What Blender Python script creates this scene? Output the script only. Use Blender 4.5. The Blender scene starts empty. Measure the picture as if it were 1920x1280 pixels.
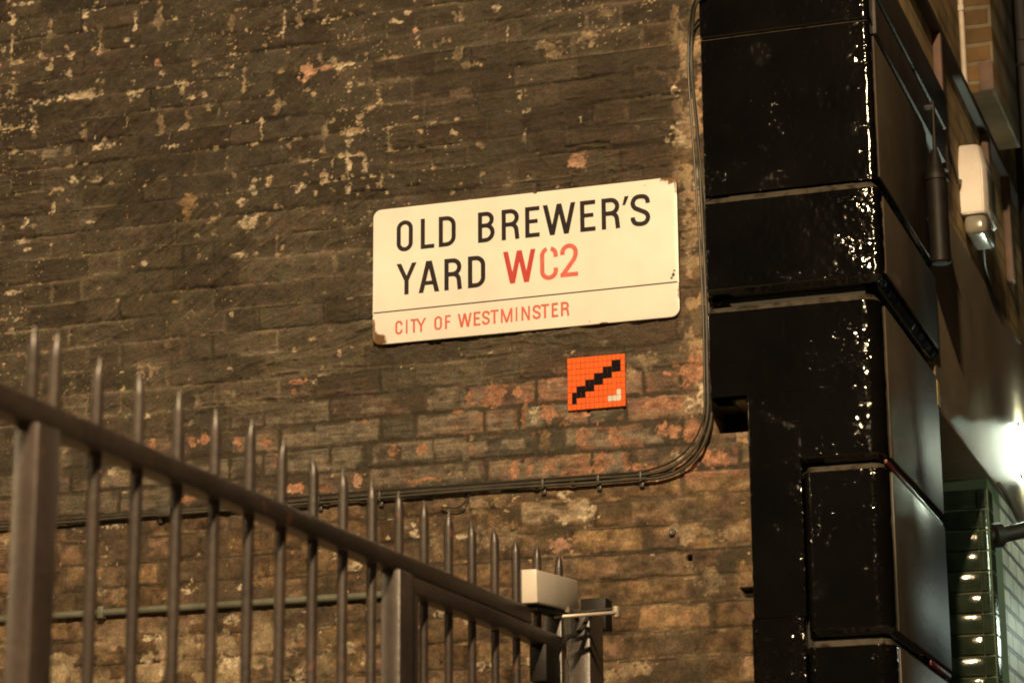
import bpy, bmesh, math, random
import numpy as np
from mathutils import Vector, Matrix
R = math.radians
random.seed(7)

# ---------------------------------------------------------------- camera, world, lamps, exposure
scene = bpy.context.scene
col = scene.collection
cd = bpy.data.cameras.new('camera')
cam = bpy.data.objects.new('camera', cd); col.objects.link(cam)
YAW, PIT, ROL = R(18.6188), R(14.8938), R(-0.4092)
fw = Vector((-math.sin(YAW)*math.cos(PIT), math.cos(YAW)*math.cos(PIT), math.sin(PIT)))
rt = Vector((math.cos(YAW), math.sin(YAW), 0)); up = rt.cross(fw)
rt2 = rt*math.cos(ROL)+up*math.sin(ROL); up2 = -rt*math.sin(ROL)+up*math.cos(ROL)
CAM = Vector((0, 0, 3.6))-fw*7.7
cam.matrix_world = Matrix(((rt2.x, up2.x, -fw.x, CAM.x), (rt2.y, up2.y, -fw.y, CAM.y), (rt2.z, up2.z, -fw.z, CAM.z), (0, 0, 0, 1)))
cd.sensor_width = 36; cd.lens = 4755.67/1920*36
cd.clip_start = 0.05; cd.clip_end = 500
cd.dof.use_dof = True; cd.dof.focus_distance = 7.62; cd.dof.aperture_fstop = 4.6
scene.camera = cam

w = bpy.data.worlds.new('World'); scene.world = w; w.use_nodes = True
nt = w.node_tree; nt.nodes.clear()
sky = nt.nodes.new('ShaderNodeTexSky'); sky.sky_type = 'NISHITA'; sky.sun_disc = False
sky.sun_elevation = R(-4); sky.sun_rotation = R(200)
bg = nt.nodes.new('ShaderNodeBackground'); bg.inputs[1].default_value = 0.14
wo = nt.nodes.new('ShaderNodeOutputWorld')
nt.links.new(sky.outputs[0], bg.inputs[0]); nt.links.new(bg.outputs[0], wo.inputs[0])

def lamp(name, loc, power, color, radius):
    l = bpy.data.lights.new(name, 'POINT'); l.energy = power; l.color = color; l.shadow_soft_size = radius
    o = bpy.data.objects.new(name, l); o.location = loc; col.objects.link(o); return o
# the street lamps of the yard behind the photographer
lamp('street_light', (2.25, -8.0, 6.9), 4700, (1.0, 0.715, 0.395), 0.10)
lamp('street_light', (-6.5, -8.5, 6.5), 760, (1.0, 0.72, 0.39), 0.10)
# greenish spot added unseen across the alley, its cone kept to the passage
l = bpy.data.lights.new('alley_light', 'SPOT'); l.energy = 110; l.color = (0.80, 1.0, 0.70); l.shadow_soft_size = .06; l.spot_size = R(46); l.spot_blend = .6
o = bpy.data.objects.new('alley_light', l); o.location = (3.3, 1.25, 3.6); col.objects.link(o)
o.rotation_euler = (Vector((1.08, 2.1, 2.9))-Vector(o.location)).to_track_quat('-Z', 'Y').to_euler()
# cool lamp farther down the alley, seen only as a sheen on the pier
lamp('alley_light', (2.40, 8.6, 3.85), 15, (0.82, 1.0, 0.85), 0.16)

vs = scene.view_settings
vs.view_transform = 'Standard'; vs.look = 'None'; vs.exposure = 0.0; vs.gamma = 1.0; vs.use_curve_mapping = False
scene.render.engine = 'CYCLES'
scene.cycles.use_denoising = True
scene.cycles.max_bounces = 6
scene.cycles.pixel_filter_type = 'BLACKMAN_HARRIS'; scene.cycles.filter_width = 1.9
scene.cycles.sample_clamp_indirect = 4

# ---------------------------------------------------------------- helpers
def tag(o, label=None, cat=None, group=None, kind=None):
    if label: o['label'] = label
    if cat: o['category'] = cat
    if group: o['group'] = group
    if kind: o['kind'] = kind
    return o

def empty(name, loc, label, cat, group=None):
    o = bpy.data.objects.new(name, None); o.empty_display_size = .1
    o.location = loc; col.objects.link(o)
    return tag(o, label, cat, group)

def link(name, me, parent=None):
    o = bpy.data.objects.new(name, me); col.objects.link(o)
    if parent is not None:
        o.parent = parent
        M = Matrix.Identity(4); p = parent
        while p is not None:
            M = Matrix.Translation(p.location) @ M; p = p.parent
        o.matrix_parent_inverse = M.inverted()
    return o

class MB:
    '''collects shapes and links them as one mesh object'''
    def __init__(s): s.v = []; s.f = []; s.sm = []
    def add(s, vs_, fs, smooth=False):
        n = len(s.v); s.v += [tuple(v) for v in vs_]; s.f += [tuple(i+n for i in f) for f in fs]; s.sm += [smooth]*len(fs)
    def box(s, x0, x1, y0, y1, z0, z1, b=0.0, seg=2):
        bm = bmesh.new(); bmesh.ops.create_cube(bm, size=1)
        for v in bm.verts:
            v.co = Vector(((x0+x1)/2+v.co.x*(x1-x0), (y0+y1)/2+v.co.y*(y1-y0), (z0+z1)/2+v.co.z*(z1-z0)))
        if b > 0: bmesh.ops.bevel(bm, geom=bm.edges[:], offset=b, segments=seg, profile=.5, affect='EDGES')
        s.bm(bm, False)
    def bm(s, bm, smooth=False):
        bm.verts.index_update(); s.add([v.co.copy() for v in bm.verts], [[v.index for v in f.verts] for f in bm.faces], smooth); bm.free()
    def bar(s, p, q, wx, wz, b=0.0, upv=(0, 0, 1)):
        p, q = Vector(p), Vector(q); d = (q-p); L = d.length; d.normalize()
        sx = d.cross(Vector(upv)); sx.normalize(); sz = sx.cross(d)
        bm = bmesh.new(); bmesh.ops.create_cube(bm, size=1)
        for v in bm.verts: v.co = Vector((v.co.x*wx, v.co.y*L, v.co.z*wz))
        if b > 0: bmesh.ops.bevel(bm, geom=bm.edges[:], offset=b, segments=2, profile=.5, affect='EDGES')
        m = (p+q)/2
        for v in bm.verts: v.co = m+sx*v.co.x+d*v.co.y+sz*v.co.z
        s.bm(bm, False)
    def tube(s, pts, r, seg=10, cap=True):
        pts = [Vector(p) for p in pts]; n = len(pts)
        rs = r if isinstance(r, (list, tuple)) else [r]*n
        vv = []; ff = []; ref = None
        for i, p in enumerate(pts):
            t = (pts[min(i+1, n-1)]-pts[max(i-1, 0)]).normalized()
            if ref is None:
                ref = t.orthogonal().normalized()
            else:
                ref = (ref-t*ref.dot(t)).normalized()
            b2 = t.cross(ref)
            for k in range(seg):
                a = 2*math.pi*k/seg
                vv.append(p+(ref*math.cos(a)+b2*math.sin(a))*rs[i])
        for i in range(n-1):
            for k in range(seg):
                ff.append((i*seg+k, i*seg+(k+1) % seg, (i+1)*seg+(k+1) % seg, (i+1)*seg+k))
        if cap:
            ff.append(tuple(range(seg-1, -1, -1))); ff.append(tuple((n-1)*seg+k for k in range(seg)))
        s.add(vv, ff, True)
    def build(s, name, mat, parent=None):
        me = bpy.data.meshes.new(name); me.from_pydata(s.v, [], s.f); me.validate()
        me.polygons.foreach_set('use_smooth', s.sm[:len(me.polygons)] if len(s.sm) >= len(me.polygons) else [False]*len(me.polygons))
        bm = bmesh.new(); bm.from_mesh(me); bmesh.ops.recalc_face_normals(bm, faces=bm.faces); bm.to_mesh(me); bm.free()
        try: me.set_sharp_from_angle(angle=R(40))
        except Exception: pass
        me.materials.append(mat)
        return link(name, me, parent)

def spline(pts, n=8):
    pts = [Vector(p) for p in pts]; out = []
    P = [pts[0]]+pts+[pts[-1]]
    for i in range(1, len(P)-2):
        for k in range(n):
            t = k/n; a, b, c, d = P[i-1], P[i], P[i+1], P[i+2]
            out.append(.5*((2*b)+(c-a)*t+(2*a-5*b+4*c-d)*t*t+(3*b-a-3*c+d)*t**3))
    out.append(pts[-1]); return out

# ---- numpy value noise
def _h(ix, iy, seed):
    h = (ix.astype(np.int64)*374761393+iy.astype(np.int64)*668265263+seed*2246822519) & 0xFFFFFFFF
    h = ((h ^ (h >> 13))*1274126177) & 0xFFFFFFFF
    h = h ^ (h >> 16)
    return (h & 0xFFFFFF).astype(np.float32)/float(0xFFFFFF)
def vn(x, y, seed=0):
    ix = np.floor(x); iy = np.floor(y); fx = (x-ix).astype(np.float32); fy = (y-iy).astype(np.float32)
    fx = fx*fx*fx*(fx*(fx*6-15)+10); fy = fy*fy*fy*(fy*(fy*6-15)+10)
    a = _h(ix, iy, seed); b = _h(ix+1, iy, seed); c = _h(ix, iy+1, seed); d = _h(ix+1, iy+1, seed)
    return (a+(b-a)*fx)*(1-fy)+(c+(d-c)*fx)*fy
def fbm(x, y, o=4, seed=0, g=.5):
    s = 0; a = 1; n = 0
    for i in range(o):
        s = s+a*vn(x*2**i+17.3*i, y*2**i-9.1*i, seed+i*31); n += a; a *= g
    return s/n
def ss(a, b, x):
    t = np.clip((x-a)/(b-a), 0, 1); return t*t*(3-2*t)
def mixc(c, k, m): return c*(1-m[..., None])+np.asarray(k, np.float32)*m[..., None]

def grid_mesh(V, cols=None, rough=None):
    '''V (n,m,3) -> mesh'''
    n, m = V.shape[:2]
    me = bpy.data.meshes.new('grid')
    me.vertices.add(n*m); me.vertices.foreach_set('co', V.reshape(-1).astype(np.float32))
    i = np.arange(n*m).reshape(n, m)
    q = np.stack([i[:-1, :-1], i[:-1, 1:], i[1:, 1:], i[1:, :-1]], -1).reshape(-1, 4)
    me.loops.add(q.size); me.loops.foreach_set('vertex_index', q.reshape(-1).astype(np.int32))
    me.polygons.add(len(q)); me.polygons.foreach_set('loop_start', np.arange(0, q.size, 4, dtype=np.int32))
    me.polygons.foreach_set('use_smooth', np.ones(len(q), bool))
    me.update(calc_edges=True); me.validate()
    if cols is not None:
        a = me.attributes.new('albedo', 'FLOAT_COLOR', 'POINT')
        c4 = np.ones((n*m, 4), np.float32); c4[:, :3] = cols.reshape(-1, 3)
        a.data.foreach_set('color', c4.reshape(-1))
    if rough is not None:
        a = me.attributes.new('rough', 'FLOAT', 'POINT'); a.data.foreach_set('value', rough.reshape(-1).astype(np.float32))
    return me

# ---- materials
def mat(name, color, rough=.5, metal=0.0, spec=.5, noise=None, bump=None, coat=0, attr=False, extra=None):
    m = bpy.data.materials.new(name); m.use_nodes = True; N = m.node_tree.nodes; L = m.node_tree.links
    b = N['Principled BSDF']
    b.inputs['Roughness'].default_value = rough; b.inputs['Metallic'].default_value = metal
    b.inputs['Specular IOR Level'].default_value = spec; b.inputs['Coat Weight'].default_value = coat
    tc = N.new('ShaderNodeTexCoord'); geo = N.new('ShaderNodeNewGeometry'); P = geo.outputs['Position']
    if attr:
        at = N.new('ShaderNodeAttribute'); at.attribute_name = 'albedo'; base = at.outputs['Color']
    else:
        rgb = N.new('ShaderNodeRGB'); rgb.outputs[0].default_value = (*color, 1); base = rgb.outputs[0]
    for (sc, lo, hi, det) in (noise or []):
        n = N.new('ShaderNodeTexNoise'); n.inputs['Scale'].default_value = sc; n.inputs['Detail'].default_value = det
        L.new(P, n.inputs['Vector'])
        mr = N.new('ShaderNodeMapRange'); mr.inputs[1].default_value = .3; mr.inputs[2].default_value = .7
        mr.inputs[3].default_value = lo; mr.inputs[4].default_value = hi
        L.new(n.outputs['Fac'], mr.inputs[0])
        vm = N.new('ShaderNodeVectorMath'); vm.operation = 'SCALE'
        L.new(base, vm.inputs[0]); L.new(mr.outputs[0], vm.inputs['Scale']); base = vm.outputs[0]
    if extra: base = extra(N, L, P, base, b)
    L.new(base, b.inputs['Base Color'])
    prev = None
    for (sc, st, dist, det) in (bump or []):
        n = N.new('ShaderNodeTexNoise'); n.inputs['Scale'].default_value = sc; n.inputs['Detail'].default_value = det
        L.new(P, n.inputs['Vector'])
        bp = N.new('ShaderNodeBump'); bp.inputs['Strength'].default_value = st; bp.inputs['Distance'].default_value = dist
        L.new(n.outputs['Fac'], bp.inputs['Height'])
        if prev is not None: L.new(prev, bp.inputs['Normal'])
        prev = bp.outputs[0]
    if prev is not None: L.new(prev, b.inputs['Normal'])
    return m

# ---------------------------------------------------------------- the setting: ground
M = {}
M['paving'] = mat('paving', (.24, .225, .20), .8, noise=[(3, .7, 1.2, 4), (60, .8, 1.2, 3)], bump=[(80, .4, .004, 4)])
g = MB(); g.add([(-60, -60, 0), (60, -60, 0), (60, 60, 0), (-60, 60, 0)], [(0, 1, 2, 3)])
tag(g.build('ground', M['paving']), kind='structure')

# ---------------------------------------------------------------- the sooty brick wall, face at y = 0
CK = dict(c=(.50, .415, .30), o=(.36, .185, .112), g=(.155, .125, .092), p=(.42, .25, .17), y=(.23, .150, .078),
          t=(.27, .205, .135), b=(.088, .064, .046), d=(.03, .026, .02))
PATCH = '''-1.723,4.938,0.038,0.008,c;-1.767,4.882,0.012,0.023,c;-1.771,4.796,0.005,0.034,c;-1.796,4.780,0.010,0.010,c;-1.498,4.855,0.017,0.034,c;-1.449,4.877,0.021,0.008,c;-1.542,4.727,0.014,0.013,c;-1.309,4.819,0.007,0.040,c;-1.221,4.817,0.012,0.037,t;-1.219,4.660,0.012,0.013,p;-1.209,4.623,0.012,0.013,c;-0.958,4.753,0.009,0.027,t;-0.768,4.708,0.007,0.047,c;-0.712,4.738,0.012,0.023,t;-0.691,4.560,0.024,0.025,p;-0.696,4.533,0.014,0.013,p;-0.626,4.564,0.055,0.008,p;-0.570,4.563,0.034,0.010,c;-1.676,4.574,0.017,0.017,c;-1.616,4.576,0.024,0.008,c;-1.507,4.581,0.068,0.012,c;-1.467,4.583,0.031,0.015,c;-1.778,4.615,0.017,0.010,c;-1.672,4.498,0.012,0.037,c;-1.772,4.501,0.021,0.008,c;-1.485,4.447,0.012,0.020,t;-1.411,4.392,0.043,0.010,c;-1.494,4.282,0.034,0.010,c;-1.426,4.283,0.034,0.010,c;-1.203,4.441,0.014,0.023,t;-1.197,4.366,0.012,0.010,c;-1.148,4.361,0.034,0.007,c;-1.058,4.528,0.014,0.013,c;-1.096,4.525,0.010,0.010,c;-1.313,4.557,0.014,0.020,c;-1.280,4.551,0.010,0.007,c;-1.089,4.167,0.027,0.022,y;-1.100,4.124,0.014,0.020,y;-0.865,4.192,0.014,0.027,c;-0.897,4.142,0.027,0.010,c;-0.877,4.077,0.027,0.023,c;-0.707,4.165,0.012,0.015,c;-0.773,4.461,0.017,0.013,t;-0.791,4.436,0.010,0.010,t;-1.449,4.139,0.027,0.008,c;-1.686,4.155,0.012,0.023,c;-1.583,4.199,0.007,0.023,c;-0.912,3.965,0.043,0.013,c;-0.886,4.060,0.038,0.020,c;-1.336,4.757,0.010,0.008,c;-1.550,4.662,0.017,0.017,c;-1.136,4.581,0.024,0.007,c;-0.983,4.589,0.017,0.007,c;-1.734,3.922,0.051,0.007,c;-1.702,4.093,0.024,0.013,c;-1.691,4.064,0.021,0.008,c;-0.764,3.976,0.009,0.013,c;-0.935,3.773,0.007,0.008,c;-1.241,3.972,0.010,0.007,c;-0.542,4.486,0.010,0.017,c;-0.540,4.342,0.012,0.042,c;-0.549,4.263,0.012,0.017,c;-0.539,4.226,0.010,0.027,c;-0.538,4.146,0.009,0.023,c;-0.388,4.690,0.021,0.010,c;-0.318,4.651,0.010,0.010,p;-0.174,4.673,0.009,0.012,t;-0.172,4.547,0.012,0.020,t;-0.045,4.691,0.017,0.015,c;-0.005,4.605,0.005,0.023,c;0.032,4.387,0.012,0.013,c;0.058,4.331,0.015,0.007,c;0.047,4.248,0.010,0.018,c;-0.101,4.241,0.010,0.010,t;0.216,4.147,0.022,0.020,p;0.230,4.278,0.005,0.023,c;0.313,4.624,0.031,0.013,t;0.251,4.553,0.027,0.023,t;0.541,4.514,0.024,0.037,t;0.534,4.332,0.012,0.017,c;0.537,4.183,0.026,0.040,c;-0.224,4.599,0.034,0.013,t;0.112,4.536,0.038,0.017,t;0.155,4.512,0.027,0.013,t;-0.484,4.220,0.017,0.023,c;-0.403,4.175,0.024,0.008,c;-0.135,4.506,0.034,0.010,t;0.581,4.421,0.021,0.050,t;0.568,4.234,0.017,0.050,t;0.569,3.878,0.021,0.042,t;0.565,3.467,0.041,0.044,o;0.582,3.392,0.015,0.050,c;0.588,4.061,0.010,0.037,c;0.573,3.778,0.014,0.030,t;-0.138,3.437,0.012,0.017,o;-0.049,3.441,0.026,0.027,o;-0.061,3.419,0.034,0.017,o;0.016,3.440,0.012,0.017,o;0.050,3.426,0.009,0.015,o;0.036,3.373,0.010,0.030,o;0.071,3.370,0.010,0.030,c;0.116,3.366,0.026,0.025,o;0.114,3.448,0.012,0.025,c;0.134,3.468,0.034,0.007,o;0.203,3.354,0.031,0.010,o;0.224,3.292,0.021,0.023,o;0.318,3.284,0.021,0.022,o;0.490,3.282,0.036,0.022,o;0.564,3.276,0.026,0.030,o;0.099,3.290,0.012,0.028,y;-0.387,3.290,0.017,0.020,o;-0.293,3.288,0.015,0.020,o;-0.130,3.282,0.017,0.008,o;0.002,3.208,0.015,0.023,o;0.053,3.196,0.014,0.018,o;0.115,3.206,0.019,0.020,o;0.189,3.178,0.024,0.007,o;0.277,3.199,0.027,0.027,o;0.350,3.201,0.015,0.023,o;0.428,3.176,0.051,0.012,o;-0.267,3.194,0.044,0.008,o;-0.506,3.216,0.015,0.017,p;0.525,3.204,0.034,0.015,c;0.533,3.176,0.027,0.013,o;0.440,3.369,0.044,0.018,o;0.505,3.361,0.024,0.012,o;0.418,3.499,0.026,0.025,t;0.373,3.454,0.019,0.027,t;0.553,3.346,0.019,0.022,c;0.598,3.206,0.019,0.022,o;0.634,3.191,0.027,0.022,o;-0.181,3.395,0.015,0.008,o;-0.490,3.391,0.017,0.008,o;0.166,3.334,0.017,0.010,o;-0.173,3.356,0.014,0.010,o;0.483,3.458,0.014,0.008,o;-0.702,3.534,0.031,0.008,o;-0.711,3.502,0.014,0.008,o;-0.648,3.531,0.010,0.012,c;-1.063,3.372,0.014,0.015,o;-1.017,3.372,0.019,0.017,o;-1.201,3.370,0.014,0.018,o;-0.904,3.361,0.014,0.013,o;-0.813,3.354,0.015,0.012,o;-1.083,3.430,0.024,0.008,c;-0.715,3.198,0.041,0.013,o;-0.608,3.195,0.027,0.013,o;-0.750,3.192,0.021,0.010,c;-1.077,3.190,0.024,0.008,o;-1.331,3.289,0.024,0.013,c;-0.770,3.295,0.014,0.017,o;-1.224,3.468,0.017,0.010,c;0.229,3.057,0.034,0.027,c;0.155,3.114,0.022,0.017,c;0.166,3.038,0.012,0.020,c;-0.071,3.143,0.041,0.010,c;-0.096,3.104,0.044,0.020,t;-0.055,2.996,0.055,0.027,t;0.145,2.964,0.031,0.023,p;-0.241,2.992,0.021,0.034,t;0.226,2.898,0.024,0.017,y;0.260,2.972,0.029,0.023,y;0.528,2.966,0.027,0.028,t;0.607,2.968,0.022,0.020,t;0.676,2.967,0.034,0.018,t;0.596,2.832,0.026,0.032,t;0.367,2.586,0.038,0.020,t;0.302,2.574,0.034,0.017,t;-0.156,3.019,0.024,0.012,c;-0.004,2.993,0.012,0.012,c;0.496,2.999,0.017,0.013,t;0.542,2.902,0.015,0.015,t;0.699,2.853,0.021,0.023,y;-0.912,2.804,0.024,0.013,c;-0.947,2.740,0.022,0.034,t;-1.073,2.747,0.024,0.027,t;-1.024,2.752,0.007,0.027,c;-1.182,2.761,0.026,0.010,c;-1.475,2.676,0.038,0.023,c;-1.208,2.696,0.031,0.017,c;-1.062,2.680,0.056,0.017,t;-0.918,2.665,0.038,0.030,c;-0.846,2.637,0.009,0.042,c;-0.813,2.749,0.046,0.034,t;-0.707,2.719,0.027,0.034,t;-0.592,2.673,0.021,0.020,t;-0.570,2.989,0.022,0.023,c;-0.623,2.976,0.041,0.020,y;-1.324,3.122,0.024,0.010,c;-1.455,3.112,0.024,0.005,c;-1.363,2.913,0.014,0.015,c;-1.298,2.901,0.024,0.018,t;-1.068,2.899,0.034,0.010,c;-0.888,2.896,0.009,0.010,c;-0.799,2.921,0.048,0.020,y;-1.712,3.105,0.017,0.012,c;-0.681,2.767,0.012,0.015,c;-0.550,2.784,0.014,0.008,c;-0.523,2.694,0.015,0.027,c;-0.224,2.782,0.031,0.013,c;-0.148,2.754,0.015,0.012,c;-0.098,2.624,0.021,0.013,c;0.059,2.624,0.014,0.013,c;-0.463,2.658,0.024,0.017,c;-0.517,2.945,0.024,0.013,c;-0.293,3.028,0.024,0.013,c;-0.327,3.055,0.014,0.008,c;-1.152,2.652,0.021,0.013,c;-1.344,2.653,0.024,0.013,t;-0.687,2.621,0.027,0.017,c'''
BRICKS = '''-1.617,4.392,0.089,0.020,g;-0.228,4.409,0.103,0.022,b;0.481,4.414,0.079,0.025,b;-0.224,3.441,0.050,0.032,g;-0.451,3.443,0.041,0.028,g;-0.207,3.366,0.099,0.030,g;-0.039,3.354,0.044,0.030,g;-0.354,3.286,0.097,0.030,g;-0.207,3.285,0.048,0.032,g;-0.062,3.270,0.099,0.028,g;-0.411,3.212,0.051,0.025,g;-0.210,3.209,0.106,0.028,g;0.130,3.068,0.106,0.034,t;0.341,2.899,0.053,0.022,y;0.439,2.826,0.058,0.025,y;0.354,2.760,0.068,0.025,y;0.222,2.851,0.041,0.023,y;-0.138,3.432,0.034,0.027,g;0.064,3.198,0.085,0.025,g;0.364,3.273,0.103,0.025,g;0.216,3.288,0.051,0.025,g;-0.984,3.503,0.072,0.023,g;-1.463,3.529,0.065,0.020,g;-0.486,3.373,0.051,0.023,g;-0.656,3.438,0.051,0.023,g;-0.699,3.348,0.068,0.023,g;-0.591,3.273,0.062,0.023,g;-0.862,3.352,0.058,0.025,g;0.655,3.242,0.051,0.023,b'''
def plist(s): return [(*map(float, a.split(',')[:4]), a.split(',')[4]) for a in s.split(';')]
PITCH, PER = 0.0783, 0.335

def bricks(X, Z):
    zw = Z+.007*(fbm(X*.9, Z*1.1, 3, 5)-.5)*2+.003*(vn(X*9, Z*9, 8)-.5)
    xw = X+.006*(fbm(X*3, Z*3, 2, 11)-.5)*2
    r = np.floor((3.474-zw)/PITCH); v = ((3.474-zw)/PITCH-r)*PITCH
    jit = (_h(r, r*0+3, 77)-.5)*.05
    off = np.where(np.mod(r, 2) == 1, -.316, -.316+.1675)+jit*(np.abs(r) > 2)
    uu = (xw-off)/PER; k = np.floor(uu); u = (uu-k)*PER
    hd = u > .222
    u0 = np.where(hd, .222, 0.); u1 = np.where(hd, PER, .222)
    ib = r*57+k*2+hd
    zj = np.where(Z < 3.13, .0075, .0055)+.004*(_h(ib, r, 41)-.5)
    xj = np.where(Z < 3.13, .0075, .0055)
    sd = np.minimum(np.minimum(u-u0, u1-u)-xj, np.minimum(v, PITCH-v)-zj)
    sd = sd+np.where(Z < 3.13, .0095, .0050)*(fbm(X*34, Z*38, 4, 21)-.5)*2
    bed = np.minimum(v, PITCH-v); perp = np.minimum(u-u0, u1-u)
    return r, k, hd, ib, sd, bed, perp, v

def wallfield(X, Z, hires=True):
    r, k, hd, ib, sd, bed, perp, v = bricks(X, Z)
    r1 = _h(ib, r, 1); r2 = _h(ib, r, 2); r3 = _h(ib, r, 3); r4 = _h(ib, r, 4)
    f1 = fbm(X*2.2, Z*2.6, 4, 100); f2 = fbm(X*9, Z*12, 4, 101); f3 = fbm(X*40, Z*55, 3, 102); f4 = fbm(X*150, Z*170, 2, 103)
    hz = fbm(X*14, Z*160, 3, 104)                        # horizontal scratches in brick faces
    # zone masks
    top = ss(3.42, 3.56, Z+.10*(f1-.5)*2+.05*(f2-.5)+.05*np.clip(-X-.4, 0, 1))
    low = 1-ss(3.10, 3.17, Z+.02*(f2-.5))
    mid = np.clip(1-top-low, 0, 1)
    rm = ss(.50, .60, X+.05*(f2-.5))*(Z > 3.2)           # ragged margin beside the pier
    ul = ss(.2, -.5, X+.25*(f1-.5)*2)*ss(3.85, 4.25, Z+.2*(f1-.5))   # the flaked upper left
    P = np.clip(top*(.93-.10*ul)-.35*rm*(f2 > .45), 0, 1)
    # smeared, brushed rendering over the brickwork
    wa = ss(.46, .60, fbm(X*1.6, Z*2.0, 3, 55))*ss(-.1, -.8, X); wb = ss(.50, .62, fbm(X*2.1, Z*2.4, 3, 57))*(1-wa)
    def turned(a):
        ca, sa = math.cos(R(a)), math.sin(R(a)); return X*ca+Z*sa, -X*sa+Z*ca
    T3 = [turned(3), turned(38), turned(17)]; W3 = [1-wa-wb, wa, wb]
    def streak(fx, fz, o, sd_): return sum(w_*fbm(s_*fx, t_*fz, o, sd_+7*q) for q, ((s_, t_), w_) in enumerate(zip(T3, W3)))
    st1 = streak(8, 70, 4, 60); st2 = streak(26, 180, 3, 61)
    # --- brick faces
    m = ss(-.0015, .0025, sd)
    toneM = (.060+.085*r1)[..., None]*np.array([1, .84, .64])*(.45+.95*hz+.8*(f3-.5))[..., None]
    pinkish = ss(.35, .75, r2)*(.35+.65*ss(-.6, .2, X))
    toneM = toneM*(1+np.stack([.55*pinkish, .06*pinkish, -.06*pinkish], -1))
    yel = (.080+.095*r1**2)[..., None]*np.array([1.05, .675, .375])*(.20+1.5*f3+.5*(f2-.5))[..., None]
    dull = (.095+.065*r3)[..., None]*np.array([1, .665, .42])*(.3+1.3*f3)[..., None]
    toneL = np.where((r2 > .45)[..., None], yel, dull)
    brick = toneM*(1-low)[..., None]+toneL*low[..., None]
    jm = np.array([.046, .036, .025])*(.7+.6*f3)[..., None]
    jl = np.array([.094, .066, .041])*(.6+.8*f3)[..., None]
    joint = jm*(1-low)[..., None]+jl*low[..., None]
    c = joint*(1-m)[..., None]+brick*m[..., None]
    h = -.0055*(1-m)*(1-.35*low)+m*((r3-.5)*.003+.0012*(hz-.5)+.002*(f3-.5))
    h = h-.003*np.exp(-np.clip(sd, 0, 1)/.004)*m          # worn arrises
    # open cracks and pale smears along the lower beds
    seg = vn(X*7, r*2.3, 180)
    ck = low*ss(.0026, .0008, np.abs(bed-.003-.003*(fbm(X*20, r, 2, 181)-.5)))*ss(.52, .66, seg)
    c = c*(1-.72*ck)[..., None]; h = h-.004*ck
    pl = low*ss(.006, .001, np.abs(bed-.006))*ss(.44, .34, seg)*ss(.45, .65, fbm(X*30, Z*60, 3, 182))
    c = mixc(c, (.25, .18, .105), pl*.7)
    bl = low*(fbm(X*17, Z*20, 4, 183)-.5)*1.5; c = c*np.clip(1+bl, .3, 1.9)[..., None]
    # soot lying over bricks below the render
    so = ss(.47, .62, fbm(X*7, Z*9, 4, 120)+.22*(r4-.55))*(1-top)*(1-.35*low)
    sc_ = np.array([.044, .036, .026])*(.75+.5*st1)[..., None]
    c = c*(1-.88*so)[..., None]+sc_*(.88*so)[..., None]; h = h+so*.001
    # red bodies showing where faces have flaked (right of the middle band)
    oz = mid*ss(-.55, .25, X+.3*(f1-.5))
    on = ss(.64, .70, fbm(X*26, Z*22, 2, 130)+.03*f4)*m*oz*.8
    c = mixc(c, (.26, .135, .085), on*.45)
    # --- render coat
    height_tone = (.86+.50*ss(4.35, 3.75, Z+.25*(f1-.5)))[..., None]       # coat colour lighter lower down
    base = np.array([.046, .0370, .0262])*height_tone*(.34+.62*st1+.38*st2+.5*(f2-.5)+.55*(f1-.5))[..., None]
    warm = ss(.1, .7, X)*.22
    base = base*(1+np.stack([warm, warm*.6, warm*.4], -1))
    ghost = ss(.006, .0, sd)                              # ghosts of the joints in the render
    gl = (vn(X*6, r*1.0, 140) > .45)*ghost
    base = base*(1+.45*gl*(f2-.15))[..., None]
    base = base*(1+.16*(r1-.5)*m)[..., None]
    rg = 1-np.abs(2*streak(5, 26, 3, 62)-1); rg2 = 1-np.abs(2*streak(15, 62, 3, 63)-1)
    crease = ss(.86, 1.0, rg)*ss(.4, .6, fbm(X*3, Z*4, 2, 64)); crease2 = ss(.88, 1.0, rg2)*ss(.40, .58, fbm(X*4, Z*5, 2, 65))
    bul = 1-(np.clip(2*v/PITCH-1, -1, 1))**4
    base = base*(1+.36*crease+.34*crease2)[..., None]*(1+np.maximum((1-bul)*1.15, .8*ss(.011, .003, perp)*(r1 > .4))*np.clip(3.6*(vn(X*5, r*3.7, 142)-.42), -.45, 1.5)*(.35+1.3*f3))[..., None]*(.70+.55*r4*m+.28*(1-m))[..., None]
    hr = .0080*(st1-.5)+.0052*(st2-.5)+.013*(f2-.5)+.008*(crease+.6*crease2)+.0062*bul*(vn(X*5, r*3.7, 142)*-1.5+1.1)+.004*(r2-.5)*m+.015*(fbm(X*24, Z*36, 4, 66)-.5)+.0012*m*(.5+r3)-.0012*ss(.003, 0, np.abs(bed-.003))*(vn(X*5, r, 141) > .5)
    c = c*(1-P)[..., None]+base*P[..., None]
    h = h*(1-P)+hr*P+.0035*P
    # --- flakes: pale lime where the coat has come away, mostly along the joints
    near = np.maximum(np.exp(-bed/.009), 1.15*np.exp(-perp/.010))
    zone = .30+.70*ul
    th = fbm(X*32, Z*42, 4, 150)+.21*near*zone+.22*(vn(X*3.2, Z*4.2, 151)-.5)+.03*ul
    fl = ss(.815, .875, th)*top*(1-.6*ss(.2, .5, X))
    sp = ss(.90, .94, fbm(X*95, Z*120, 2, 152)+.12*near*zone+.25*(vn(X*4, Z*5, 153)-.5))*top
    sp2 = ss(.90, .93, fbm(X*60, Z*75, 2, 154)+.25*(vn(X*5, Z*5, 155)-.5))*(1-top)
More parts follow.
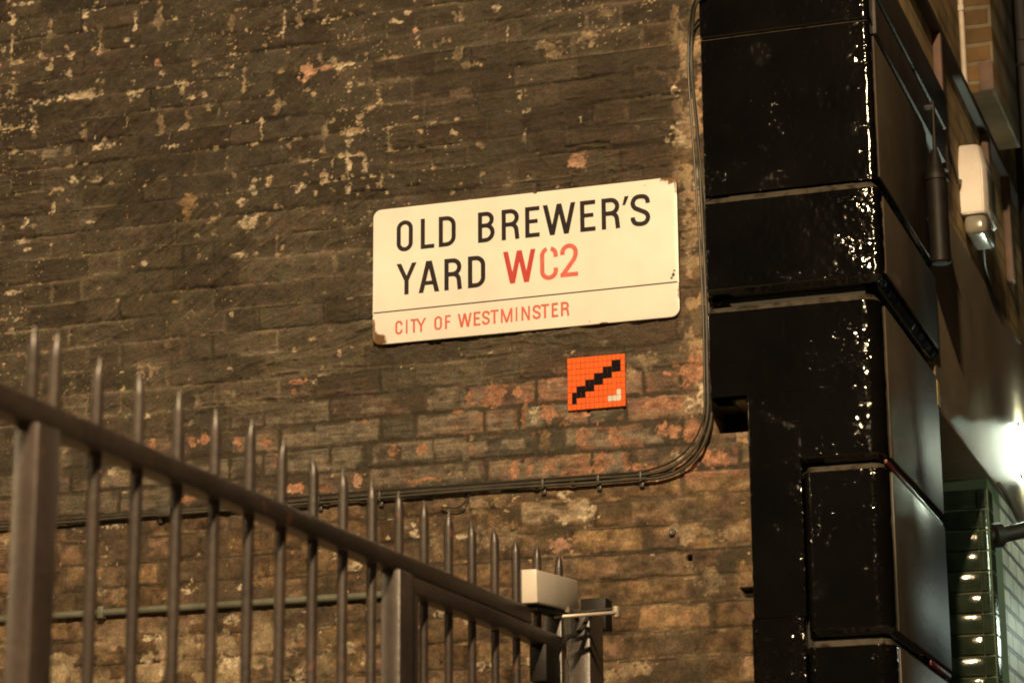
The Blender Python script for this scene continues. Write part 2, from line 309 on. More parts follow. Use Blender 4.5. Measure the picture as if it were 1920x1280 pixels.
    fl = np.clip(fl*.85+sp*.8+sp2*.9, 0, 1)*(.45+.55*ss(.35, .6, fbm(X*60, Z*70, 2, 157)))
    kc = np.array([.40, .31, .205])*(.05+1.4*fbm(X*18, Z*18, 2, 156))[..., None]
    c = c*(1-fl)[..., None]+kc*fl[..., None]; h = h-.0012*fl
    # pale limewash left on the bricks low down on the left
    lw = low*ss(-.45, -.85, X)*ss(2.86, 2.72, Z)*ss(.50, .60, fbm(X*10, Z*13, 5, 170)+.10*m-.05)
    c = c*(1-.8*lw)[..., None]+(np.array([.33, .255, .165])*(.25+1.3*fbm(X*26, Z*30, 3, 171))[..., None])*(.8*lw)[..., None]; h = h+.002*lw
    # ragged pale mortar by the pier
    mg = rm*ss(.47, .60, fbm(X*16, Z*16, 4, 160)+.1*(f3-.5))
    c = mixc(c, (.15, .105, .065), mg*.75)
    mg2 = rm*ss(.60, .66, fbm(X*30, Z*24, 3, 161)); c = mixc(c, (.34, .24, .15), mg2*.8)
    c = c*(.80+.40*f4)[..., None]
    c = c*np.stack([1+.22*(fbm(X*38, Z*46, 3, 190)-.5), 1+.16*(fbm(X*30, Z*36, 3, 191)-.5), 1+.30*(fbm(X*34, Z*42, 3, 192)-.5)], -1)
    h = h+.0008*(f4-.5)+.0015*(f3-.5)
    if hires:
        x0, z0 = X[0, 0], Z[0, 0]; d = X[0, 1]-X[0, 0]
        def win(px, pz, rx, rz):
            j0 = max(0, int((px-rx-x0)/d)); j1 = min(X.shape[1], int((px+rx-x0)/d)+2)
            i0 = max(0, int((pz-rz-z0)/d)); i1 = min(X.shape[0], int((pz+rz-z0)/d)+2)
            return (slice(i0, i1), slice(j0, j1)) if i1 > i0 and j1 > j0 else None
        for q, (px, pz, rx, rz, key) in enumerate(plist(BRICKS)):     # single bare bricks
            w_ = win(px, pz, rx*1.3, rz*1.4)
            if w_ is None: continue
            x, z = X[w_], Z[w_]
            e = np.minimum(rx-np.abs(x-px), rz-np.abs(z-pz))+.005*(fbm(x*40, z*40, 3, 200+q)-.5)*2
            mk = ss(-.003, .005, e)*(1-.9*ss(.50, .64, fbm(x*18, z*24, 4, 300+q)))*(.30 if key == 'y' else 1.)
            kk = np.array(CK[key])*(.42+.85*hz[w_]+.9*(f3[w_]-.5)+.35*(f4[w_]-.5)+.5*(f2[w_]-.4))[..., None]
            c[w_] = c[w_]*(1-mk*.9)[..., None]+kk*(mk*.9)[..., None]; h[w_] = h[w_]+mk*.0015-.0015*ss(.004, 0, np.abs(e))
        for q, (px, pz, rx, rz, key) in enumerate(plist(PATCH)):      # single flakes, spalls and patches
            w_ = win(px, pz, rx*1.7+.006, rz*1.7+.006)
            if w_ is None: continue
            x, z = X[w_], Z[w_]
            if key == 'c': rx *= .86; rz *= .86
            a = {'c': 1.25, 't': 1.2, 'o': .75, 'p': 1.1, 'y': .8}.get(key, .8)
            fq = 34 if max(rx, rz) < .035 else 20
            e = np.sqrt(((x-px)/rx)**2+((z-pz)/rz)**2)+a*(fbm(x*fq*1.3, z*fq*1.3, 4, 400+q)-.5)*2+.8*(fbm(x*95, z*110, 3, 450+q)-.5)*2
            mk = ss(1.22, .78, e)
            if key == 'c': mk = mk*(1-.85*ss(.44, .62, fbm(x*60, z*85, 3, 500+q)))
            if key in 'ty': mk = mk*(.55+.45*ss(.40, .60, fbm(x*40, z*50, 3, 550+q)))
            kk = np.array(CK[key])*(.20+1.25*fbm(x*34, z*50, 4, 600+q)+.45*(f4[w_]-.5))[..., None]*(.8+.3*_h(np.array(q), np.array(3), 9))
            if key == 'o': kk = kk*(1-.25*ss(.5, 0, e))[..., None]
            c[w_] = c[w_]*(1-mk*.93)[..., None]+kk*(mk*.93)[..., None]; h[w_] = h[w_]-mk*(.0022 if key == 'o' else .0010)
        # two cracked open beds, a drilled hole
        for (xa, xb, zc) in ((-.30, -.165, 4.252), (.42, .545, 4.332), (.18, .32, 4.20), (-.52, -.30, 4.13)):
            w_ = win((xa+xb)/2, zc, (xb-xa)/2, .02); x, z = X[w_], Z[w_]
            mk = ss(.0045, .0015, np.abs(z-zc-.006*(fbm(x*12, z*0, 3, 71)-.5)*2))*ss(.45, .55, fbm(x*25, z*0+4, 2, 72)+.2)
            c[w_] *= (1-.8*mk)[..., None]; h[w_] -= .007*mk
        w_ = win(.537, 2.902, .03, .03); x, z = X[w_], Z[w_]
        mk = ss(.0095, .007, np.hypot(x-.537, z-2.902)); h[w_] -= .06*mk; c[w_] *= (1-.9*mk)[..., None]
        mk = ss(.688, .692, X+.5*(Z-2.795))*ss(2.776, 2.779, Z)*ss(2.806, 2.803, Z); h = h-.03*mk; c = c*(1-.93*mk)[..., None]
        # pocket cut into the brickwork under the pier's overhang, its deep shade also put into the colour
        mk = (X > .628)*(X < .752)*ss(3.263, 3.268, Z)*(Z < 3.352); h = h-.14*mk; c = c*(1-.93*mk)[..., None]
    return h, np.clip(c, .004, .9)

def wall_grid(x0, x1, z0, z1, d, hires):
    xs = np.arange(x0, x1+d*.5, d); zs = np.arange(z0, z1+d*.5, d)
    X, Z = np.meshgrid(xs, zs)
    h, c = wallfield(X, Z, hires)
    return np.stack([X, -h, Z], -1), c

M['brickwork'] = mat('brickwork', (0, 0, 0), .88, spec=.25, attr=True, noise=[(420, .62, 1.38, 3), (150, .80, 1.22, 3)], bump=[(260, .6, .0022, 4)])
def join_grids(name, parts, m, parent=None):
    vs_, fs_, cs_ = [], [], []; n0 = 0
    for V, c in parts:
        n, k = V.shape[:2]; i = np.arange(n*k).reshape(n, k)+n0
        fs_.append(np.stack([i[:-1, :-1], i[:-1, 1:], i[1:, 1:], i[1:, :-1]], -1).reshape(-1, 4))
        vs_.append(V.reshape(-1, 3)); cs_.append(c.reshape(-1, 3)); n0 += n*k
    v = np.concatenate(vs_); q = np.concatenate(fs_); c = np.concatenate(cs_)
    me = bpy.data.meshes.new(name)
    me.vertices.add(len(v)); me.vertices.foreach_set('co', v.reshape(-1).astype(np.float32))
    me.loops.add(q.size); me.loops.foreach_set('vertex_index', q.reshape(-1).astype(np.int32))
    me.polygons.add(len(q)); me.polygons.foreach_set('loop_start', np.arange(0, q.size, 4, dtype=np.int32))
    me.polygons.foreach_set('use_smooth', np.ones(len(q), bool)); me.update(calc_edges=True)
    a = me.attributes.new('albedo', 'FLOAT_COLOR', 'POINT'); c4 = np.ones((len(v), 4), np.float32); c4[:, :3] = c
    a.data.foreach_set('color', c4.reshape(-1))
    me.materials.append(m)
    return link(name, me, parent)
D = .0034
hx0, hx1, hz0, hz1 = -2.0, .80, 2.40, 5.15
parts = [wall_grid(hx0, hx1, hz0, hz1, D, True),
         wall_grid(-3.4, hx0, 2.2, 5.2, .0075, False), wall_grid(-7, -3.4, 0, 8, .03, False), wall_grid(-3.4, hx0, 0, 2.2, .025, False), wall_grid(-3.4, hx0, 5.2, 8, .025, False), wall_grid(hx0, hx1, 0, hz0, .012, False), wall_grid(hx0, hx1, hz1, 8, .012, False)]
bw = join_grids('brick_wall', parts, M['brickwork'])
tag(bw, 'tall dark sooty brick wall with flaking render and bare orange bricks below', 'wall')

# ---------------------------------------------------------------- street name plate
def spot_mix(spots, colr, soft=.35, nsc=90):
    '''worn spots at fixed places: (x, z, radius), ragged by noise'''
    def f(N, L, P, base, b):
        n = N.new('ShaderNodeTexNoise'); n.inputs['Scale'].default_value = nsc; n.inputs['Detail'].default_value = 4
        L.new(P, n.inputs['Vector'])
        sub = N.new('ShaderNodeMath'); sub.operation = 'MULTIPLY_ADD'; sub.inputs[1].default_value = 1.6; sub.inputs[2].default_value = -.8
        L.new(n.outputs['Fac'], sub.inputs[0])
        for (x, z, rx, rz) in spots:
            mp = N.new('ShaderNodeVectorMath'); mp.operation = 'SUBTRACT'; mp.inputs[1].default_value = (x, 0, z); L.new(P, mp.inputs[0])
            ms = N.new('ShaderNodeVectorMath'); ms.operation = 'MULTIPLY'; ms.inputs[1].default_value = (1/rx, 0, 1/rz); L.new(mp.outputs[0], ms.inputs[0])
            ln = N.new('ShaderNodeVectorMath'); ln.operation = 'LENGTH'; L.new(ms.outputs[0], ln.inputs[0])
            ad = N.new('ShaderNodeMath'); ad.operation = 'ADD'; L.new(ln.outputs['Value'], ad.inputs[0]); L.new(sub.outputs[0], ad.inputs[1])
            mr = N.new('ShaderNodeMapRange'); mr.inputs[1].default_value = 1; mr.inputs[2].default_value = 1-soft; mr.inputs[3].default_value = 0; mr.inputs[4].default_value = 1
            L.new(ad.outputs[0], mr.inputs[0])
            mx = N.new('ShaderNodeMix'); mx.data_type = 'RGBA'; mx.inputs[7].default_value = (*colr, 1)
            L.new(mr.outputs[0], mx.inputs[0]); L.new(base, mx.inputs[6]); base = mx.outputs[2]
        return base
    return f
SX0, SX1, SZ0, SZ1 = -.446, .534, 3.622, 4.058
def chips(N, L, P, base, b):
    base = spot_mix([(SX0+.012, SZ0+.010, .040, .034), (SX0+.004, SZ0+.05, .008, .045), (SX1-.004, SZ1-.004, .05, .02), (SX1-.0, SZ1-.03, .010, .035), (SX1+.002, 3.70, .008, .03), (.085, SZ1, .009, .006), (.30, SZ0, .02, .004)], (.13, .062, .022))(N, L, P, base, b)
    return spot_mix([(.517, 3.752, .006, .006), (.512, 3.742, .004, .004), (.521, 3.764, .004, .003), (.435, 4.04, .0016, .0016), (.255, 3.632, .002, .002)], (.02, .016, .013), .2, 260)(N, L, P, base, b)
M['enamel'] = mat('enamel', (.735, .70, .655), .33, spec=.45, noise=[(2.5, .96, 1.03, 3), (14, .95, 1.03, 4)], bump=[(9, .05, .004, 2)], extra=chips)
M['black_enamel'] = mat('black_enamel', (.012, .009, .012), .3, noise=[(30, .8, 1.3, 3)])
M['red_enamel'] = mat('red_enamel', (.43, .046, .040), .35, noise=[(5, .92, 1.06, 3)])
M['pale_red_enamel'] = mat('pale_red_enamel', (.54, .112, .090), .4, noise=[(60, .9, 1.12, 3)])
M['edge_enamel'] = mat('edge_enamel', (.05, .035, .03), .5, noise=[(60, .7, 1.4, 3)])

sign = empty('street_sign', (.044, -.01, SZ0), 'cream enamel street name plate reading OLD BREWERS YARD WC2 on the dark wall', 'street sign')
def rrect(x0, x1, z0, z1, r, n=8):
    out = []
    for cx, cz, a0 in ((x1-r, z1-r, 0), (x0+r, z1-r, 90), (x0+r, z0+r, 180), (x1-r, z0+r, 270)):
        for k in range(n+1):
            a = R(a0+90*k/n); out.append((cx+r*math.cos(a), cz+r*math.sin(a)))
    return out
def plate_mesh(x0, x1, z0, z1, r, layers):
    '''stack of rounded outlines (inset, y); first is the front'''
    mb = MB(); rings = []
    for ins, y in layers:
        base = len(mb.v); pts = rrect(x0+ins, x1-ins, z0+ins, z1-ins, max(.002, r-ins)); mb.v += [(x, y, z) for x, z in pts]; rings.append((base, len(pts)))
    for (a, n), (b, _) in zip(rings, rings[1:]):
        for k in range(n): mb.f.append((a+k, a+(k+1) % n, b+(k+1) % n, b+k)); mb.sm.append(True)
    mb.f.append(tuple(rings[0][0]+k for k in range(rings[0][1]))); mb.sm.append(False)
    mb.f.append(tuple(rings[-1][0]+k for k in range(rings[-1][1]))); mb.sm.append(False)
    return mb
plate_mesh(SX0, SX1, SZ0, SZ1, .027, [(.003, -.0262), (.0008, -.0256), (0, -.0235), (0, -.021)]).build('plate', M['enamel'], sign)
plate_mesh(SX0, SX1, SZ0, SZ1, .027, [(.0004, -.0208), (.0004, -.008), (.012, -.004)]).build('rolled_edge', M['edge_enamel'], sign)

class Glyphs:
    def __init__(s, y): s.mb = MB(); s.y = y; s.n = 0
    def _y(s): s.n += 1; return s.y-.00005*s.n
    def quad(s, pts):
        y = s._y(); s.mb.add([(x, y, z) for x, z in pts], [tuple(range(len(pts)))])
    def diag(s, xa, za, xb, zb, t):                       # slanted stem cut level at both ends
        s.quad([(xa-t/2, za), (xa+t/2, za), (xb+t/2, zb), (xb-t/2, zb)])
    def rib(s, pts, t, closed=False):
        y = s._y(); n = len(pts); vv = []
        for i in range(n):
            p = Vector(pts[i]); a = Vector(pts[i-1]) if (i > 0 or closed) else None; b = Vector(pts[(i+1) % n]) if (i < n-1 or closed) else None
            d1 = (p-a).normalized() if a is not None else None; d2 = (b-p).normalized() if b is not None else None
            if d1 is None: d1 = d2
            if d2 is None: d2 = d1
            nn = Vector((-d1.y-d2.y, d1.x+d2.x)); nn.normalize(); k = 1/max(.35, nn.dot(Vector((-d1.y, d1.x))))
            for sg in (1, -1): q = p+nn*(t/2*k*sg); vv.append((q.x, y, q.y))
        fs = [(2*i, 2*i+1, 2*((i+1) % n)+1, 2*((i+1) % n)) for i in range(n if closed else n-1)]
        s.mb.add(vv, fs)
    def put(s, ch, x0, x1, z0, z1, t, gap=False):
        h = t/2; xl, xr, zb, zt = x0+h, x1-h, z0+h, z1-h; r = (xr-xl)/2; cx = (xl+xr)/2; zm = (z0+z1)/2
        A = lambda cx, cz, rx, rz, a0, a1, n=14: [(cx+rx*math.cos(R(a0+(a1-a0)*k/n)), cz+rz*math.sin(R(a0+(a1-a0)*k/n))) for k in range(n+1)]
        if ch == 'O':
            s.rib(A(cx, zt-r, r, r, 0, 180)+A(cx, zb+r, r, r, 180, 360), t, True)
        elif ch == 'C':
            H = z1-z0
            if gap:                                       # worn break at the crown of the letter
                s.rib([(xr, z1-H*.34)]+A(cx, zt-r, r, r, 0, 74), t)
                s.rib(A(cx, zt-r, r, r, 108, 180)+A(cx, zb+r, r, r, 180, 360)+[(xr, z0+H*.35)], t)
            else:
                s.rib([(xr, z1-H*.34)]+A(cx, zt-r, r, r, 0, 180)+A(cx, zb+r, r, r, 180, 360)+[(xr, z0+H*.34)], t)
        elif ch == 'D':
            q = (x1-x0)*.42
            s.rib([(xl, zt)]+A(xr-q, zt-q, q, q, 90, 0, 8)+A(xr-q, zb+q, q, q, 0, -90, 8)+[(xl, zb)], t, True)
        elif ch in 'BRP':
            zm2 = z0+(z1-z0)*(.55 if ch == 'B' else .50); q = (zt-zm2)/2; qx = min(q, (x1-x0)*.45)
            xr1 = xr-(t*.18 if ch == 'B' else 0)
            s.quad([(x0, z0), (x0+t, z0), (x0+t, z1), (x0, z1)])
            s.rib([(x0+h, zt)]+A(xr1-qx, zt-q, qx, q, 90, -90, 14)+[(x0+h, zm2)], t)
            if ch == 'B':
                q2 = (zm2-zb)/2; qx2 = min(q2, (x1-x0)*.45); s.rib([(x0+h, zm2)]+A(xr-qx2, zm2-q2, qx2, q2, 90, -90, 14)+[(x0+h, zb)], t)
            elif ch == 'R':
                q2 = (x1-x0)*.34; s.rib([(x0+h, zm2)]+A(xr-q2-t*.1, zm2-q2*1.1, q2, q2*1.1, 90, 8, 8)+[(xr+t*.12, z0)], t)
        elif ch in 'EFL':
            s.quad([(x0, z0), (x0+t, z0), (x0+t, z1), (x0, z1)])
            if ch != 'F': s.quad([(x0+h, z0), (x1, z0), (x1, z0+t*.98), (x0+h, z0+t*.98)])
            if ch != 'L':
                s.quad([(x0+h, z1-t*.98), (x1, z1-t*.98), (x1, z1), (x0+h, z1)])
                zc = zm+(z1-z0)*.02; xe = x1-(x1-x0)*.13; s.quad([(x0+h, zc-t*.46), (xe, zc-t*.46), (xe, zc+t*.46), (x0+h, zc+t*.46)])
        elif ch == 'I': s.quad([(x0, z0), (x1, z0), (x1, z1), (x0, z1)])
        elif ch == 'T':
            s.quad([(x0, z1-t*.95), (x1, z1-t*.95), (x1, z1), (x0, z1)]); s.quad([(cx-h, z0), (cx+h, z0), (cx+h, z1-h), (cx-h, z1-h)])
        elif ch == 'Y':
            zc = z0+(z1-z0)*.44; k = t*1.1
            s.quad([(cx-h, z0), (cx+h, z0), (cx+h, zc+h*.3), (cx-h, zc+h*.3)])
            s.quad([(x0, z1), (x0+k, z1), (cx+h, zc), (cx-h, zc)]); s.quad([(x1-k, z1), (x1, z1), (cx+h, zc), (cx-h, zc)])
        elif ch == 'A':
            k = t*1.08; s.diag(x0+k/2, z0, cx-t*.12, z1, k); s.diag(x1-k/2, z0, cx+t*.12, z1, k)
            za = z0+(z1-z0)*.30; w_ = (x1-x0)*.33; s.quad([(cx-w_, za-t*.45), (cx+w_, za-t*.45), (cx+w_*.9, za+t*.45), (cx-w_*.9, za+t*.45)])
        elif ch == 'W':
            k = t*1.08; W = x1-x0
            xa, xb, xm = x0+W*.285, x1-W*.285, cx
            s.diag(xa, z0, x0+k/2, z1, k); s.diag(xa, z0, xm, z1, k); s.diag(xb, z0, xm, z1, k); s.diag(xb, z0, x1-k/2, z1, k)
        elif ch == 'M':
            s.quad([(x0, z0), (x0+t*.85, z0), (x0+t*.85, z1), (x0, z1)]); s.quad([(x1-t*.85, z0), (x1, z0), (x1, z1), (x1-t*.85, z1)])
            s.diag(cx, z0, x0+t*.5, z1, t); s.diag(cx, z0, x1-t*.5, z1, t)
        elif ch == 'N':
            s.quad([(x0, z0), (x0+t*.85, z0), (x0+t*.85, z1), (x0, z1)]); s.quad([(x1-t*.85, z0), (x1, z0), (x1, z1), (x1-t*.85, z1)])
            s.diag(x1-t*.5, z0, x0+t*.5, z1, t)
        elif ch == 'S':
            W = xr-xl; H = zt-zb; f = lambda u, v: (xl+u*W, zb+v*H)
            pts = [f(*q) for q in ((1.0, .735), (.97, .86), (.82, .965), (.5, 1.0), (.17, .95), (.01, .78), (.13, .61), (.5, .495), (.87, .38), (1.0, .22), (.85, .05), (.5, 0), (.17, .045), (.02, .16), (0, .265))]
            s.rib([(p.x, p.y) for p in spline([(a, b, 0) for a, b in pts], 5)], t)
        elif ch == '2':
            H = z1-z0; s.rib([(xl, z1-H*.33)]+A(cx, zt-r, r, r, 180, 0)+[(xr-t*.02, z0+H*.64), (xr-t*.35, z0+H*.52), (xl+t*.1, z0+t*.6)], t)
            s.quad([(x0, z0), (x1, z0), (x1, z0+t*.95), (x0, z0+t*.95)])
        elif ch == "'":
            s.quad([(x0, z0), (x0+t*.62, z0), (x1, z1), (x1-t*.95, z1)])
YF = -.0264
T1 = .0139
def word(letters, name, m):
    gl = Glyphs(YF)
    for ch, a, b, z0, z1, t in letters: gl.put(ch, a, b, z0, z1, t, gap=(name == 'red_lettering' and ch == 'C'))
    gl.mb.build(name, M[m], sign)
L1 = lambda ch, a, b: (ch, a, b, 3.9145 if ch not in 'OS' else 3.9130, 4.0125 if ch not in 'OS' else 4.0140, T1)
word([L1('O', -.367, -.313), L1('L', -.287, -.242), L1('D', -.2275, -.1715)], 'black_lettering', 'black_enamel')
word([L1('B', -.099, -.0445), L1('R', -.022, .034), L1('E', .054, .1005), L1('W', .111, .2155), L1('E', .230, .2785), L1('R', .298, .3545), ("'", .364, .3845, 3.985, 4.0125, T1), L1('S', .389, .4505)], 'black_lettering', 'black_enamel')
word([(ch, a, b, 3.7735, 3.8745, T1*1.03) for ch, a, b in (('Y', -.367, -.300), ('A', -.2935, -.2255), ('R', -.209, -.153), ('D', -.132, -.0755))], 'black_lettering', 'black_enamel')
gl = Glyphs(YF); gl.quad([(SX0+.0035, 3.7222), (SX1-.004, 3.7262), (SX1-.004, 3.7302), (SX0+.0035, 3.7262)]); gl.mb.build('dividing_line', M['black_enamel'], sign)
word([('W', -.018, .0865, 3.7745, 3.8775, T1*1.05)], 'red_lettering', 'red_enamel')
word([('C', .1005, .1575, 3.774, 3.8805, T1), ('2', .165, .221, 3.778, 3.8825, T1*1.02)], 'red_lettering', 'pale_red_enamel')
LL = [(ch, a, b, 3.6485+(a+.37)/.56*.0085, 3.6925+(a+.37)/.56*.0085, .0067) for ch, a, b in zip('CITYOFWESTMINSTER', (-.370, -.335, -.320, -.302, -.242, -.207, -.166, -.114, -.087, -.060, -.026, .0215, .040, .0755, .1015, .136, .1655), (-.346, -.3293, -.297, -.268, -.2165, -.188, -.1195, -.092, -.0615, -.0335, .011, .0267, .067, .1015, .1285, .1565, .191))]
for q in (LL[:4], LL[4:6], LL[6:]): word(q, 'small_red_lettering', 'pale_red_enamel')

# ---------------------------------------------------------------- mosaic tile panel (a plain stepped pattern)
M['orange_tile'] = mat('orange_tile', (.74, .130, .028), .22, noise=[(40, .93, 1.06, 2)], bump=[(60, .06, .002, 2)])
M['black_tile'] = mat('black_tile', (.010, .009, .012), .15, bump=[(60, .06, .002, 2)])
M['pale_tile'] = mat('pale_tile', (.62, .60, .55), .2, noise=[(40, .85, 1.1, 2)])
M['grout'] = mat('grout', (.42, .085, .025), .85)
mos = empty('mosaic_panel', (.267, -.006, 3.366), 'small square orange mosaic tile panel with a black stepped diagonal below the street sign', 'mosaic')
MX0, MX1, MZ0, MZ1 = .178, .358, 3.367, 3.528
plate_mesh(MX0+.0006, MX1-.0006, MZ0+.0006, MZ1-.0006, .002, [(0, -.0085), (0, .0)]).build('backing', M['grout'], mos)
PAT = ['.............',
       '..........##.',
       '........####.',
       '......####...',
       '....####.....',
       '..####.......',
       '.###.......o.',
       '.#.......ooo.',
       '.............']
sets = {'.': MB(), '#': MB(), 'o': MB()}
tw, th_ = (MX1-MX0)/13, (MZ1-MZ0)/9
rs = random.Random(3)
for j, line in enumerate(PAT):
    for i, ch in enumerate(line):
        x, z = MX0+i*tw, MZ1-(j+1)*th_; q = .0003; dy = rs.uniform(-.0008, .0008)
        sets[ch].box(x+q, x+tw-q, -.0112+dy, -.0075, z+q, z+th_-q, .0007, 1)
for ch, nm in (('.', 'orange_tile'), ('#', 'black_tile'), ('o', 'pale_tile')): sets[ch].build(nm+'s', M[nm], mos)

# ---------------------------------------------------------------- cables and conduit on the brick wall
M['cable'] = mat('cable', (.043, .038, .028), .45, noise=[(25, .7, 1.35, 3), (200, .85, 1.15, 2)], bump=[(120, .15, .001, 2)])
M['black_cable'] = mat('black_cable', (.022, .021, .018), .4, noise=[(30, .7, 1.3, 3)])
M['conduit'] = mat('conduit', (.12, .125, .095), .5, noise=[(12, .75, 1.2, 3), (150, .88, 1.12, 2)])
run = empty('cable_run', (-.1, -.01, 3.15), 'dark bundle of cables clipped across the brick wall and curving up beside the black pier', 'cable')
def path(pts, dx=0, dz=0, dy=0): return spline([(x+dx, y+dy, z+dz) for x, y, z in pts], 8)
hor = [(-3.2, -.018, 3.150), (-1.72, -.018, 3.151), (-1.25, -.018, 3.151), (-.99, -.019, 3.150), (-.52, -.018, 3.154), (-.10, -.018, 3.154), (.236, -.018, 3.154), (.38, -.019, 3.154)]
bend = [(.45, -.019, 3.158), (.51, -.021, 3.176), (.563, -.024, 3.214), (.598, -.026, 3.272), (.613, -.030, 3.334), (.615, -.034, 3.44), (.617, -.034, 3.66), (.611, -.032, 3.96), (.604, -.03, 4.19), (.593, -.03, 4.36), (.593, -.032, 4.452)]
over = [(.603, -.05, 4.52), (.632, -.106, 4.570), (.685, -.118, 4.598), (.77, -.118, 4.612), (.93, -.118, 4.622), (1.10, -.118, 4.63)]
c1 = MB(); c1.tube(path(hor+bend+over), .0048, 10); c1.build('cable', M['cable'], run)
low = [(x, y-.002, z-.0105-.0028*math.sin(x*7)) for x, y, z in hor]+[(.455, -.02, 3.140), (.522, -.022, 3.158), (.578, -.026, 3.200), (.612, -.03, 3.262), (.6265, -.034, 3.335), (.627, -.04, 3.44), (.629, -.05, 3.66)]
c2 = MB(); c2.tube(path(low), .0052, 10); c2.build('cable', M['cable'], run)
th1 = [(x, y-.006, z+.0088+.002*math.sin(x*11+1)) for x, y, z in hor if x > -1.0]+[(.44, -.022, 3.168), (.50, -.024, 3.186), (.552, -.027, 3.222), (.588, -.03, 3.276), (.603, -.033, 3.334), (.606, -.036, 3.44), (.607, -.036, 3.66), (.597, -.034, 3.98), (.588, -.032, 4.20), (.581, -.032, 4.36), (.583, -.034, 4.45), (.595, -.05, 4.53), (.63, -.106, 4.585), (.69, -.118, 4.612), (.80, -.118, 4.628), (1.0, -.118, 4.64)]
c3 = MB(); c3.tube(path(th1), .0034, 8); c3.build('cable', M['black_cable'], run)
ex = [(.627, -.052, 3.95), (.612, -.05, 4.12), (.598, -.044, 4.30), (.590, -.04, 4.40), (.592, -.045, 4.46)]
c4 = MB(); c4.tube(path(ex), .0035, 8); c4.build('cable', M['black_cable'], run)
for x in (-2.4, -1.62, -1.16, -.62, -.42, .10, .272, .402):
    k = MB(); k.box(x-.004, x+.004, -.0275, .001, 3.133, 3.163, .002); k.box(x-.007, x+.007, -.013, .001, 3.118, 3.134, .003); k.build('cable_clip', M['cable'], run)
k = MB(); k.box(-1.165, -1.115, -.036, .001, 3.132, 3.168, .006); k.build('junction_block', M['cable'], run)

con = empty('conduit_pipe', (-1.7, -.01, 2.845), 'straight grey green conduit pipe low on the brick wall behind the railings', 'conduit')
k = MB(); k.tube([(-3.4, -.017, 2.843), (-.30, -.017, 2.848)], .0115, 14); k.build('pipe', M['conduit'], con)
for x in (-2.9, -2.1, -1.35, -.75, -.36):
    k = MB(); k.box(x-.012, x+.012, -.032, .002, 2.826, 2.866, .006); k.build('saddle', M['conduit'], con)

M['steel'] = mat('steel', (.45, .43, .40), .35, metal=.8, noise=[(50, .7, 1.1, 3)])
bo = empty('wall_bolt', (.491, 0, 2.979), 'small round steel bolt head set in the brick wall left of the black pier', 'bolt')
k = MB(); k.tube([(.491, .004, 2.979), (.491, -.012, 2.979)], .0105, 12); k.build('washer', M['edge_enamel'], bo)
k = MB(); k.tube([(.490, -.010, 2.977), (.490, -.019, 2.977), (.490, -.022, 2.977)], [.0068, .0066, .003], 10); k.build('bolt_head', M['steel'], bo)
k = MB(); k.tube(spline([(-.135, -.01, 3.137), (-.140, -.022, 3.118), (-.150, -.026, 3.102), (-.172, -.024, 3.094), (-.20, -.022, 3.098), (-.225, -.012, 3.102)], 6), .0022, 6)
tag(k.build('loose_wire', M['black_cable']), 'thin black loose wire end hanging below the cables over the railing spikes', 'wire')

# ---------------------------------------------------------------- the black painted stone pier
def specks(N, L, P, base, b):
    '''runs and pimples in thick paint: sparse, in patches'''
    def noise(sc, det):
        n = N.new('ShaderNodeTexNoise'); n.inputs['Scale'].default_value = sc; n.inputs['Detail'].default_value = det; L.new(P, n.inputs['Vector']); return n.outputs['Fac']
    def rng(v, a, c_, lo=0., hi=1.):
        m_ = N.new('ShaderNodeMapRange'); m_.inputs[1].default_value = a; m_.inputs[2].default_value = c_; m_.inputs[3].default_value = lo; m_.inputs[4].default_value = hi; L.new(v, m_.inputs[0]); return m_.outputs[0]
    def mul(a, c_):
        m_ = N.new('ShaderNodeMath'); m_.operation = 'MULTIPLY'; L.new(a, m_.inputs[0]); L.new(c_, m_.inputs[1]); return m_.outputs[0]
    prev = None
    for hgt, dist in ((noise(9, 2), .0005), (mul(rng(noise(85, 2), .64, .76), rng(noise(5, 3), .60, .70)), .0009), (mul(rng(noise(210, 1), .66, .78), rng(noise(8, 3), .58, .68)), .0004), (noise(300, 2), .00007)):
        bp = N.new('ShaderNodeBump'); bp.inputs['Strength'].default_value = 1; bp.inputs['Distance'].default_value = dist; L.new(hgt, bp.inputs['Height'])
        if prev is not None: L.new(prev, bp.inputs['Normal'])
        prev = bp.outputs[0]
    L.new(prev, b.inputs['Normal'])
    # paler, rougher colour on the sloping tops of the blocks
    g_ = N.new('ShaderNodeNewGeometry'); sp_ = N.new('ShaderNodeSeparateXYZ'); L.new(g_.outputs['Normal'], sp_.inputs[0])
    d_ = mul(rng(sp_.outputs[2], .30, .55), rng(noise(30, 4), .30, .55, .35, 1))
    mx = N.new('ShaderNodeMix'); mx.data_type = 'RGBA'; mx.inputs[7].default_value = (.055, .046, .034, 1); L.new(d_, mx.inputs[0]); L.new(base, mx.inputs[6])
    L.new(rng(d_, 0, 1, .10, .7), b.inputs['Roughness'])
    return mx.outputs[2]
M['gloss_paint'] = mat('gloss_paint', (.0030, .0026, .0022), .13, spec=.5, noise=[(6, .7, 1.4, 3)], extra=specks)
M['matt_paint'] = mat('matt_paint', (.078, .062, .045), .60, spec=.10, noise=[(3, .8, 1.2, 4), (30, .9, 1.1, 3)], bump=[(22, .15, .006, 3), (160, .22, .0012, 3)])
M['fascia_paint'] = mat('fascia_paint', (.135, .110, .080), .33, spec=.5, noise=[(3, .8, 1.2, 4), (30, .9, 1.1, 3)], bump=[(10, .10, .006, 3), (160, .15, .0008, 3)])
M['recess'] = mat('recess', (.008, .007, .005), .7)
M['red_paint'] = mat('red_paint', (.12, .016, .013), .4, noise=[(25, .25, 1.3, 4)], bump=[(80, .3, .002, 3)])
